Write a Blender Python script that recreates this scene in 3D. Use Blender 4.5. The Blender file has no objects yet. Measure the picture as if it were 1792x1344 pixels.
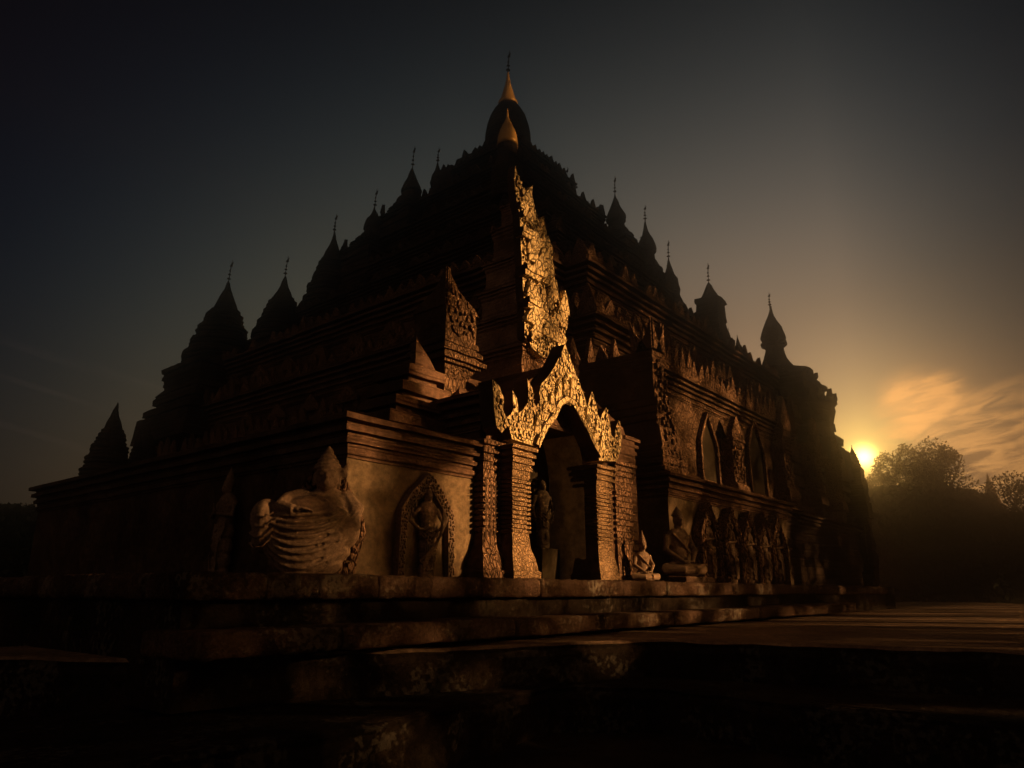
import bpy, bmesh, math, random
from mathutils import Vector, Matrix, noise
from math import sin, cos, pi, radians, sqrt, atan2
random.seed(7)
HAZE = .011
scene = bpy.context.scene
COL = scene.collection

# ------------------------------------------------------------------ camera
F = 1251.5; TH = radians(16.17); AZ = radians(39.23)
ST, CT = sin(TH), cos(TH); FW = (cos(AZ), sin(AZ)); RT = (sin(AZ), -cos(AZ))
def ray(px, py):
    a = (px-896)/F; b = (672-py)/F
    dd = CT - b*ST; zz = ST + b*CT
    return Vector((FW[0]*dd + RT[0]*a, FW[1]*dd + RT[1]*a, zz)), dd
def on_y(px, py, Y): r, d = ray(px, py); return r*(Y/r.y)
def on_x(px, py, X): r, d = ray(px, py); return r*(X/r.x)
def on_z(px, py, Z): r, d = ray(px, py); return r*(Z/r.z)
def at_d(px, py, D): r, d = ray(px, py); return r*(D/d)
cd = bpy.data.cameras.new('camera'); cam = bpy.data.objects.new('camera', cd); COL.objects.link(cam)
cd.sensor_width = 36; cd.lens = F/1792*36; cd.clip_end = 3000; cd.clip_start = .05
cam.rotation_euler = (pi/2+TH, 0, AZ-pi/2)
scene.camera = cam

# ------------------------------------------------------------------ materials
def new_mat(name):
    m = bpy.data.materials.new(name); m.use_nodes = True
    nt = m.node_tree; b = nt.nodes['Principled BSDF']
    return m, nt, nt.nodes, nt.links, b
def stone(name, c1, c2, c3, rough=.9, courses=.0, cs=.12, bscale=9, bump=.5, spots=0, cell=0, stretch=(1,1,1), spotc=(.30,.27,.2,1), bdist=.05, crev=0):
    m, nt, N, L, b = new_mat(name)
    tc = N.new('ShaderNodeTexCoord'); co = tc.outputs['Object']
    n1 = N.new('ShaderNodeTexNoise'); n1.inputs['Scale'].default_value = 1.1; n1.inputs['Detail'].default_value = 8; n1.inputs['Roughness'].default_value = .7
    L.new(co, n1.inputs['Vector'])
    r1 = N.new('ShaderNodeValToRGB'); e = r1.color_ramp.elements
    e[0].position = .33; e[0].color = (*c1, 1); e[1].position = .68; e[1].color = (*c3, 1)
    k = r1.color_ramp.elements.new(.5); k.color = (*c2, 1)
    L.new(n1.outputs['Fac'], r1.inputs['Fac'])
    n2 = N.new('ShaderNodeTexNoise'); n2.inputs['Scale'].default_value = bscale*1.7; n2.inputs['Detail'].default_value = 6; n2.inputs['Roughness'].default_value = .75
    L.new(co, n2.inputs['Vector'])
    r2 = N.new('ShaderNodeMapRange'); r2.inputs['From Min'].default_value = .35; r2.inputs['From Max'].default_value = .65
    r2.inputs['To Min'].default_value = .45; r2.inputs['To Max'].default_value = 1.35
    L.new(n2.outputs['Fac'], r2.inputs['Value'])
    mx = N.new('ShaderNodeMix'); mx.data_type = 'RGBA'; mx.blend_type = 'MULTIPLY'; mx.inputs['Factor'].default_value = 1
    L.new(r1.outputs['Color'], mx.inputs['A']); L.new(r2.outputs['Result'], mx.inputs['B'])
    col = mx.outputs['Result']
    if spots:
        v = N.new('ShaderNodeTexNoise'); v.inputs['Scale'].default_value = 13; v.inputs['Detail'].default_value = 3; L.new(co, v.inputs['Vector'])
        w = N.new('ShaderNodeTexNoise'); w.inputs['Scale'].default_value = 1.3; L.new(co, w.inputs['Vector'])
        ad = N.new('ShaderNodeMath'); ad.operation = 'MULTIPLY'; L.new(v.outputs['Fac'], ad.inputs[0]); L.new(w.outputs['Fac'], ad.inputs[1])
        rr = N.new('ShaderNodeMapRange'); rr.inputs['From Min'].default_value = .30; rr.inputs['From Max'].default_value = .36; rr.inputs['To Max'].default_value = spots
        L.new(ad.outputs[0], rr.inputs['Value'])
        m2 = N.new('ShaderNodeMix'); m2.data_type = 'RGBA'; m2.inputs['B'].default_value = spotc
        L.new(rr.outputs['Result'], m2.inputs['Factor']); L.new(col, m2.inputs['A']); col = m2.outputs['Result']
    # height
    n3 = N.new('ShaderNodeTexNoise'); n3.inputs['Scale'].default_value = bscale; n3.inputs['Detail'].default_value = 9; n3.inputs['Roughness'].default_value = .72
    L.new(co, n3.inputs['Vector']); h = n3.outputs['Fac']
    if courses:
        sp = N.new('ShaderNodeSeparateXYZ'); L.new(co, sp.inputs[0])
        wv = N.new('ShaderNodeMath'); wv.operation = 'ADD'; L.new(sp.outputs['Z'], wv.inputs[0])
        q = N.new('ShaderNodeMath'); q.operation = 'MULTIPLY'; q.inputs[1].default_value = .05; L.new(n1.outputs['Fac'], q.inputs[0]); L.new(q.outputs[0], wv.inputs[1])
        fr = N.new('ShaderNodeMath'); fr.operation = 'PINGPONG'; fr.inputs[1].default_value = cs; L.new(wv.outputs[0], fr.inputs[0])
        mr = N.new('ShaderNodeMapRange'); mr.inputs['From Max'].default_value = cs*.35; mr.inputs['To Max'].default_value = courses
        L.new(fr.outputs[0], mr.inputs['Value'])
        a2 = N.new('ShaderNodeMath'); L.new(h, a2.inputs[0]); L.new(mr.outputs['Result'], a2.inputs[1]); h = a2.outputs[0]
    if cell:
        mp = N.new('ShaderNodeMapping'); mp.inputs['Scale'].default_value = stretch; L.new(co, mp.inputs['Vector'])
        wn = N.new('ShaderNodeTexNoise'); wn.inputs['Scale'].default_value = 5; L.new(mp.outputs[0], wn.inputs['Vector'])
        mv = N.new('ShaderNodeMix'); mv.data_type = 'RGBA'; mv.inputs['Factor'].default_value = .12
        L.new(mp.outputs[0], mv.inputs['A']); L.new(wn.outputs['Color'], mv.inputs['B'])
        vo = N.new('ShaderNodeTexVoronoi'); vo.feature = 'DISTANCE_TO_EDGE'; vo.inputs['Scale'].default_value = cell; L.new(mv.outputs['Result'], vo.inputs['Vector'])
        mr = N.new('ShaderNodeMapRange'); mr.inputs['From Max'].default_value = .16; mr.inputs['To Max'].default_value = 1.3; L.new(vo.outputs['Distance'], mr.inputs['Value'])
        a2 = N.new('ShaderNodeMath'); L.new(h, a2.inputs[0]); L.new(mr.outputs['Result'], a2.inputs[1]); h = a2.outputs[0]
        if crev:
            cr = N.new('ShaderNodeMapRange'); cr.inputs['From Min'].default_value = .02; cr.inputs['From Max'].default_value = .10; cr.inputs['To Min'].default_value = 1-crev; L.new(vo.outputs['Distance'], cr.inputs['Value'])
            m3 = N.new('ShaderNodeMix'); m3.data_type = 'RGBA'; m3.blend_type = 'MULTIPLY'; m3.inputs['Factor'].default_value = 1
            L.new(col, m3.inputs['A']); L.new(cr.outputs['Result'], m3.inputs['B']); col = m3.outputs['Result']
    bp = N.new('ShaderNodeBump'); bp.inputs['Strength'].default_value = bump; bp.inputs['Distance'].default_value = bdist
    L.new(h, bp.inputs['Height']); L.new(bp.outputs['Normal'], b.inputs['Normal'])
    L.new(col, b.inputs['Base Color']); b.inputs['Roughness'].default_value = rough
    b.inputs['Specular IOR Level'].default_value = .03
    return m
M = {}
M['brick'] = stone('old_brick', (.045,.026,.016), (.10,.058,.036), (.19,.112,.07), courses=.55, cs=.11, bscale=7, bump=.9, bdist=.06)
M['dark'] = stone('sooted_stone', (.02,.014,.01), (.045,.03,.02), (.09,.06,.04), courses=.5, cs=.16, bscale=4, bump=.9, bdist=.08)  # dark coursed stone for upper terraces and far masonry
M['stucco'] = stone('carved_stucco', (.32,.225,.11), (.64,.48,.235), (.80,.62,.32), cell=10, stretch=(1,1,.6), bscale=14, bump=.7, bdist=.03, crev=.85)
M['carved'] = stone('carved_brick', (.11,.062,.036), (.22,.13,.075), (.34,.20,.12), cell=15, stretch=(1,1,.4), bscale=12, bump=1, bdist=.05, crev=.6)
M['pillar'] = stone('carved_pillar_stone', (.2,.13,.07), (.36,.23,.12), (.5,.33,.18), cell=22, stretch=(1,1,.7), bscale=16, bump=.9, bdist=.03, crev=.6)
M['plaster'] = stone('worn_plaster', (.04,.026,.015), (.13,.09,.05), (.21,.15,.085), bscale=7, bump=.5, bdist=.02)
M['inner'] = stone('inner_plaster', (.34,.28,.17), (.38,.31,.19), (.43,.35,.22), bscale=3, bump=.1, bdist=.02)
M['soot'] = stone('smoked_plaster', (.02,.015,.009), (.028,.021,.012), (.04,.03,.018), bscale=5, bump=.2, bdist=.02)  # dark colour paints in the shade of doorway and niches
M['towerside'] = stone('tower_brick', (.09,.055,.035), (.19,.115,.072), (.32,.2,.125), courses=.5, cs=.07, bscale=9, bump=.5, bdist=.03)
M['soot_s'] = stone('smoked_sandstone', (.025,.018,.011), (.045,.033,.02), (.065,.048,.03), bscale=12, bump=.3, bdist=.02)  # doorway shade put into the colour of the standing image
M['relic'] = stone('reddish_carved_brick', (.05,.03,.018), (.12,.072,.04), (.2,.12,.07), cell=13, stretch=(1,1,.5), bscale=12, bump=.9, bdist=.04, crev=.6)
M['side'] = stone('shaded_brick', (.03,.02,.013), (.06,.038,.025), (.10,.065,.04), bscale=6, bump=.2, bdist=.03)  # dark brick for left-facing faces, their shade put into the colour
M['statue'] = stone('statue_sandstone', (.11,.07,.045), (.2,.135,.085), (.29,.2,.13), bscale=16, bump=.55, bdist=.02)
M['coping'] = stone('lichen_coping', (.03,.019,.013), (.085,.052,.034), (.17,.105,.07), bscale=13, bump=1, bdist=.09, spots=.35)
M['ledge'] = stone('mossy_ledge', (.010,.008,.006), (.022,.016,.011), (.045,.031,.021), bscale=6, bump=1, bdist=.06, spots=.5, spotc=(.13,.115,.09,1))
M['paving'] = stone('worn_paving', (.11,.075,.048), (.2,.135,.085), (.3,.2,.13), bscale=5, bump=.7, bdist=.03)
M['soil'] = stone('dark_soil', (.02,.015,.01), (.035,.025,.017), (.05,.036,.024), bscale=2, bump=.7, bdist=.06)
m, nt, N, L, b = new_mat('gilding'); M['gold'] = m
b.inputs['Base Color'].default_value = (.55,.33,.09,1); b.inputs['Metallic'].default_value = .55; b.inputs['Roughness'].default_value = .5
tc = N.new('ShaderNodeTexCoord'); sp = N.new('ShaderNodeSeparateXYZ'); L.new(tc.outputs['Object'], sp.inputs[0])
pp = N.new('ShaderNodeMath'); pp.operation = 'PINGPONG'; pp.inputs[1].default_value = .05; L.new(sp.outputs['Z'], pp.inputs[0])
bp = N.new('ShaderNodeBump'); bp.inputs['Strength'].default_value = .8; L.new(pp.outputs[0], bp.inputs['Height']); L.new(bp.outputs[0], b.inputs['Normal'])
m, nt, N, L, b = new_mat('iron'); M['iron'] = m
b.inputs['Base Color'].default_value = (.04,.03,.025,1); b.inputs['Roughness'].default_value = .6; b.inputs['Metallic'].default_value = .7
def leafmat(name, c1, c2):
    m, nt, N, L, b = new_mat(name)
    tc = N.new('ShaderNodeTexCoord'); n = N.new('ShaderNodeTexNoise'); n.inputs['Scale'].default_value = .8; n.inputs['Detail'].default_value = 4
    L.new(tc.outputs['Object'], n.inputs['Vector']); r = N.new('ShaderNodeValToRGB'); r.color_ramp.elements[0].position = .35; r.color_ramp.elements[1].position = .65
    r.color_ramp.elements[0].color = (*c1,1); r.color_ramp.elements[1].color = (*c2,1)
    L.new(n.outputs['Fac'], r.inputs['Fac']); L.new(r.outputs['Color'], b.inputs['Base Color']); b.inputs['Roughness'].default_value = .7
    return m
M['leaf'] = leafmat('foliage', (.012,.02,.007), (.03,.045,.016))
M['bark'] = stone('bark', (.03,.022,.015), (.05,.038,.026), (.08,.06,.04), bscale=8, bump=.8)

# ------------------------------------------------------------------ mesh helpers
class MB:
    def __init__(s): s.v = []; s.f = []
    def add(s, v, f):
        o = len(s.v); s.v += [tuple(p) for p in v]; s.f += [tuple(i+o for i in q) for q in f]
    def build(s, name, mat, parent=None, smooth=False, mods=None):
        me = bpy.data.meshes.new(name); me.from_pydata(s.v, [], s.f)
        me.materials.append(mat)
        if smooth: me.polygons.foreach_set('use_smooth', [True]*len(me.polygons))
        me.update(); o = bpy.data.objects.new(name, me); COL.objects.link(o)
        if parent: o.parent = parent
        return o
def sides(o, mat):  # left-facing faces take a second material, mostly darker to paint in shade
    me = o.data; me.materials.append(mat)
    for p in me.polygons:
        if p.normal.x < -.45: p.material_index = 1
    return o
def tag(o, label=None, cat=None, group=None, kind=None):
    if label: o['label'] = label
    if cat: o['category'] = cat
    if group: o['group'] = group
    if kind: o['kind'] = kind
    return o
def empty(name, loc=(0,0,0)):
    o = bpy.data.objects.new(name, None); COL.objects.link(o); o.location = loc; o.empty_display_size = .3; return o
def reparent(o, parent):      # keep world-space mesh data below an empty that has a location
    o.parent = parent; o.matrix_parent_inverse = Matrix.Translation(-Vector(parent.location)); return o
def jit(p, a, s=1.7):
    n = noise.noise_vector(Vector(p)*s); n2 = noise.noise_vector(Vector(p)*s*3.3)
    return (p[0]+a*(n.x+.6*n2.x), p[1]+a*(n.y+.6*n2.y), p[2]+a*.8*(n.z+.6*n2.z))
def box(mb, x0, x1, y0, y1, z0, z1, seg=.35, ja=0, js=1.7):
    stack(mb, [(x0,y0),(x1,y0),(x1,y1),(x0,y1)], [(z0,0),(z1,0)], seg, ja, js)
def stack(mb, poly, prof, seg=.6, ja=.02, js=1.7, cap=True):
    n = len(poly); pts0 = []
    nor = []
    for i in range(n):
        a, b = poly[i-1], poly[i]; dx, dy = b[0]-a[0], b[1]-a[1]; l = math.hypot(dx, dy) or 1; nor.append((dy/l, -dx/l))   # CCW outward
    # corner mitre: nor[i] is edge (i-1,i), nor[i+1] edge (i,i+1)
    mit = []
    for i in range(n):
        a, b = nor[i], nor[(i+1) % n]; k = 1+a[0]*b[0]+a[1]*b[1]; k = max(k, .25)
        mit.append(((a[0]+b[0])/k, (a[1]+b[1])/k))
    rings = []
    zmid = []
    prof2 = []
    for j, (z, o) in enumerate(prof):
        if j and abs(z-prof[j-1][0]) > seg*1.3:
            k = int(abs(z-prof[j-1][0])/seg)
            for q in range(1, k): t = q/k; prof2.append((prof[j-1][0]*(1-t)+z*t, prof[j-1][1]*(1-t)+o*t))
        prof2.append((z, o))
    for (z, o) in prof2:
        cs = [(poly[i][0]+mit[i][0]*o, poly[i][1]+mit[i][1]*o) for i in range(n)]
        r = []
        for i in range(n):
            a, b = cs[i], cs[(i+1) % n]; L0 = math.hypot(poly[i][0]-poly[(i+1)%n][0], poly[i][1]-poly[(i+1)%n][1])
            k = max(1, int(L0/seg))
            for q in range(k): t = q/k; r.append((a[0]*(1-t)+b[0]*t, a[1]*(1-t)+b[1]*t, z))
        rings.append([jit(p, ja, js) if ja else p for p in r])
    m_ = len(rings[0]); v = [p for r in rings for p in r]; f = []
    for j in range(len(rings)-1):
        for i in range(m_):
            i2 = (i+1) % m_; f.append((j*m_+i, j*m_+i2, (j+1)*m_+i2, (j+1)*m_+i))
    if cap:
        f.append(tuple((len(rings)-1)*m_+i for i in range(m_))); f.append(tuple(reversed(range(m_))))
    mb.add(v, f)
def lathe(mb, c, prof, n=20, ja=0, js=2, rot=0):
    v = []; f = []
    for (r, z) in prof:
        for i in range(n):
            a = 2*pi*i/n+rot; p = (c[0]+r*cos(a), c[1]+r*sin(a), c[2]+z); v.append(jit(p, ja, js) if ja else p)
    for j in range(len(prof)-1):
        for i in range(n): i2 = (i+1) % n; f.append((j*n+i, j*n+i2, (j+1)*n+i2, (j+1)*n+i))
    f.append(tuple(reversed(range(n)))); f.append(tuple((len(prof)-1)*n+i for i in range(n)))
    mb.add(v, f)
def tube(mb, pts, rad, n=7):
    pts = [Vector(p) for p in pts]
    if not hasattr(rad, '__len__'): rad = [rad]*len(pts)
    v = []; f = []
    for i, p in enumerate(pts):
        t = (pts[min(i+1, len(pts)-1)]-pts[max(i-1, 0)]).normalized()
        a = t.cross(Vector((0,0,1)));
        if a.length < .05: a = t.cross(Vector((1,0,0)))
        a.normalize(); b = t.cross(a)
        for k in range(n): q = 2*pi*k/n; v.append(p+(a*cos(q)+b*sin(q))*rad[i])
    for j in range(len(pts)-1):
        for k in range(n): k2 = (k+1) % n; f.append((j*n+k, j*n+k2, (j+1)*n+k2, (j+1)*n+k))
    f.append(tuple(reversed(range(n)))); f.append(tuple((len(pts)-1)*n+k for k in range(n)))
    mb.add(v, f)
def ell(mb, c, r, rot=None, nu=14, nv=9):
    R = rot or Matrix.Identity(3); c = Vector(c); v = []; f = []
    for j in range(1, nv):
        t = pi*j/nv
        for i in range(nu): a = 2*pi*i/nu; v.append(c+R@Vector((r[0]*sin(t)*cos(a), r[1]*sin(t)*sin(a), -r[2]*cos(t))))
    m_ = len(v); v.append(c+R@Vector((0,0,-r[2]))); v.append(c+R@Vector((0,0,r[2])))
    for j in range(nv-2):
        for i in range(nu): i2 = (i+1) % nu; f.append((j*nu+i, j*nu+i2, (j+1)*nu+i2, (j+1)*nu+i))
    for i in range(nu): i2 = (i+1) % nu; f.append((m_, i2, i)); f.append((m_+1, (nv-2)*nu+i, (nv-2)*nu+i2))
    mb.add(v, f)
def leaf_shape(mb, base, ax, out, w, h, t, lean=0, curl=0):
    """pointed flame/antefix standing on base: ax = along-wall unit, out = outward unit"""
    base = Vector(base); ax = Vector(ax); out = Vector(out); up = Vector((0,0,1))
    ol = [(-.5,0),(-.52,.22),(-.34,.5),(-.2,.75),(0,1),(.2,.75),(.34,.5),(.52,.22),(.5,0)]
    fr = []; bk = []
    for (x, z) in ol:
        s = x*w + curl*w*z*z; q = base + ax*s + up*(z*h) + out*(lean*z)
        fr.append(q+out*(t*.5)); bk.append(q-out*(t*.5))
    mid = base+ax*(curl*w*.12)+up*(h*.38)+out*(t*1.1+lean*.4)
    n = len(ol); v = fr+bk+[mid]; f = [(i, i+1, 2*n) for i in range(n-1)]+[(n-1, 0, 2*n)]
    f += [tuple(n+i for i in reversed(range(n)))]
    for i in range(n-1): f.append((i, n+i, n+i+1, i+1))
    f.append((n-1, 2*n-1, n, 0))
    mb.add(v, f)
def nub(mb, c, ax, up, out, w, h, d):
    v = []; n = 6; tw = random.uniform(0, 6)
    for (k, e) in ((1, -.15), (.82, .8)):
        for i in range(n):
            a = 2*pi*i/n+tw; v.append(c+ax*(cos(a)*w*k)+up*(sin(a)*h*k)+out*(d*e))
    v.append(c+out*d)
    f = [(i, (i+1) % n, n+(i+1) % n, n+i) for i in range(n)]+[(n+i, n+(i+1) % n, 2*n) for i in range(n)]
    mb.add(v, f)
def slab(mb, pts, y0, y1):
    n = len(pts); f = [tuple(range(n)), tuple(n+i for i in reversed(range(n)))]+[(i, n+i, n+(i+1) % n, (i+1) % n) for i in range(n)]
    mb.add([(p[0], y0, p[1]) for p in pts]+[(p[0], y1, p[1]) for p in pts], f)
def inpoly(x, y, P):
    c = False; j = len(P)-1
    for i in range(len(P)):
        if (P[i][1] > y) != (P[j][1] > y) and x < (P[j][0]-P[i][0])*(y-P[i][1])/(P[j][1]-P[i][1])+P[i][0]: c = not c
        j = i
    return c
def nubs_on(mb, P, to3, ax, out, size, dens=1.0, depth=.05, margin=.0):
    """scatter carved bosses over polygon P (s,z)"""
    x0 = min(p[0] for p in P); x1 = max(p[0] for p in P); y0 = min(p[1] for p in P); y1 = max(p[1] for p in P)
    ax = Vector(ax); out = Vector(out); up = Vector((0,0,1)); st = size*1.55/dens
    z = y0; row = 0
    while z < y1:
        s = x0+(row % 2)*st*.5
        while s < x1:
            ss = s+random.uniform(-.3,.3)*st; zz = z+random.uniform(-.4,.4)*st
            mg = size*.45
            if random.random() < .94 and all(inpoly(ss+q*mg, zz+w_*mg*1.5, P) for q, w_ in ((0,0),(1,0),(-1,0),(0,1),(0,-1))):
                k = random.uniform(.6, 1.3); an = random.uniform(-.7,.7)
                a2 = ax*cos(an)+up*sin(an); u2 = up*cos(an)-ax*sin(an)
                nub(mb, Vector(to3(ss, zz)), a2, u2, out, size*.52*k, size*.95*k, depth*random.uniform(.5,1.3))
            s += st
        z += st*1.35; row += 1
def moulds(z0, z1, out, n=4, flare=True, base=0):
    """stepped, projecting mouldings from z0 to z1; out grows upward (cornice) or downward"""
    r = []; h = (z1-z0)/n
    for i in range(n):
        t = (i+1)/n if flare else 1-i/n
        o = base+out*t; a = z0+i*h
        r += [(a, o*.45+base*.55), (a+h*.3, o*.45+base*.55), (a+h*.3, o), (a+h*.78, o), (a+h, o*.6+base*.4)]
    return r
def redent(cx, cy, a, n):
    """square, half-size a, each corner cut in two steps of depth n/2"""
    q = [(-a,-a+n),(-a+n/2,-a+n),(-a+n/2,-a+n/2),(-a+n,-a+n/2),(-a+n,-a)]
    P = []
    for (sx, sy, rev) in ((1,1,0),(-1,1,1),(-1,-1,0),(1,-1,1)):
        L_ = [(x*sx, y*sy) for (x, y) in q]
        if rev: L_.reverse()
        P += L_
    return [(cx+x, cy+y) for (x, y) in P]
def antefixes(mb, poly, z, sp, h, off=0, t=.12, vis=None, skip=.06):
    n = len(poly)
    for i in range(n):
        a, b = Vector((*poly[i], 0)), Vector((*poly[(i+1) % n], 0)); d = b-a; L0 = d.length
        if L0 < .3: continue
        ax = d/L0; out = Vector((ax.y, -ax.x, 0))
        if vis and not (out.x < -.5 or out.y < -.5): continue
        k = max(1, int(L0/sp))
        for q in range(k+1):
            if 0 < q < k and random.random() < skip: continue
            big = 1.55 if q in (0, k) else (1.25 if q % 4 == 0 else 1)
            p = a+d*(q/k)+out*off; hh = h*big*random.uniform(.72,1.12)
            leaf_shape(mb, (p.x, p.y, z-.03), ax, out, sp*1.05*random.uniform(.8,1.1)*(1.2 if big > 1.3 else 1), hh, t, lean=random.uniform(-.03,.1)*h, curl=random.uniform(-.15,.15))

# ------------------------------------------------------------------ the stepped temple
CX, CY = 30.8, 25.5
temple = empty('stepped_temple', (CX, CY, 0))
tag(temple, 'huge dark stepped brick temple bristling with small spires below a gold-tipped dome', 'temple')
GZ = -1.3
T = [  # half size, z bottom, z top, notch, antefix height, spacing
    (14.3, GZ, 6.25, 3.2, .95, .62),
    (13.1, 5.9, 9.1, 3.0, .8, .6),
    (12.0, 8.8, 11.9, 3.4, .6, .6),
    (10.4, 11.7, 13.1, 2.6, .5, .7),
    (9.0, 12.9, 15.2, 2.4, .5, .7),
    (7.3, 15.0, 17.5, 2.0, .5, .6),
    (5.9, 17.3, 20.0, 1.6, .5, .55),
    (4.4, 20.2, 22.6, 1.2, .6, .5),
    (3.0, 22.4, 24.9, .8, .5, .45),
    (2.0, 24.7, 26.4, .5, .35, .4)]
for i, (a, z0, z1, n, ah, sp) in enumerate(T):
    n *= .62; P = redent(CX, CY, a, n); mb = MB(); h = z1-z0
    o = min(.5, .16*h)
    prof = [(z0, .22*o), (z0+.06*h, .22*o)]
    prof += moulds(z0+.06*h, z0+.22*h, .5*o, 3, False)
    prof += [(z0+.22*h, 0), (z0+.64*h, 0)]
    prof += moulds(z0+.64*h, z1, o, 5)
    stack(mb, P, prof, .55 if i < 4 else .4, .05 if i < 3 else .07, 1.5)
    t = mb.build('terrace', M['brick'] if i < 3 else M['dark']); reparent(t, temple)
    mb = MB(); antefixes(mb, P, z1, sp, ah, off=o*.55, t=.14, skip=.12)
    pr = mb.build('parapet', M['carved'] if i < 3 else M['dark']); pr.parent = t; pr.matrix_parent_inverse = Matrix.Identity(4)
    # blind niches on the two visible faces
    if i < 3:
        for (axis) in (0, 1):
            w = 1.5; k = int((2*a-2*n)/2.3)
            for q in range(k):
                s = -a+n+ (q+.5)*(2*a-2*n)/k
                zb = z0+.24*h if i else 3.0; hh = (z0+.62*h-zb)
                if i == 0: hh = 2.0
                if axis == 0: c = (CX-a, CY+s); ax = (0,-1,0); out = (-1,0,0)
                else: c = (CX+s, CY-a); ax = (1,0,0); out = (0,-1,0)
                axv = Vector(ax); ov = Vector(out); mb = MB()
                for sg in (-1, 1):
                    p = Vector((*c, 0))+axv*(sg*.5)
                    v = ov*.16; lo = p+v
                    x0, x1 = sorted((p.x-abs(ax[0])*.13-.12*abs(out[0]), p.x+abs(ax[0])*.13+.12*abs(out[0])))
                    y0, y1 = sorted((p.y-abs(ax[1])*.13-.12*abs(out[1]), p.y+abs(ax[1])*.13+.12*abs(out[1])))
                    box(mb, x0, x1, y0, y1, zb, zb+hh*.62, .4, .02)
                leaf_shape(mb, (c[0]+out[0]*.12, c[1]+out[1]*.12, zb+hh*.6), ax, out, 1.35, hh*.62, .16)
                nb = mb.build('blind_niche', M['carved']); nb.parent = t; nb.matrix_parent_inverse = Matrix.Identity(4)

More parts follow.
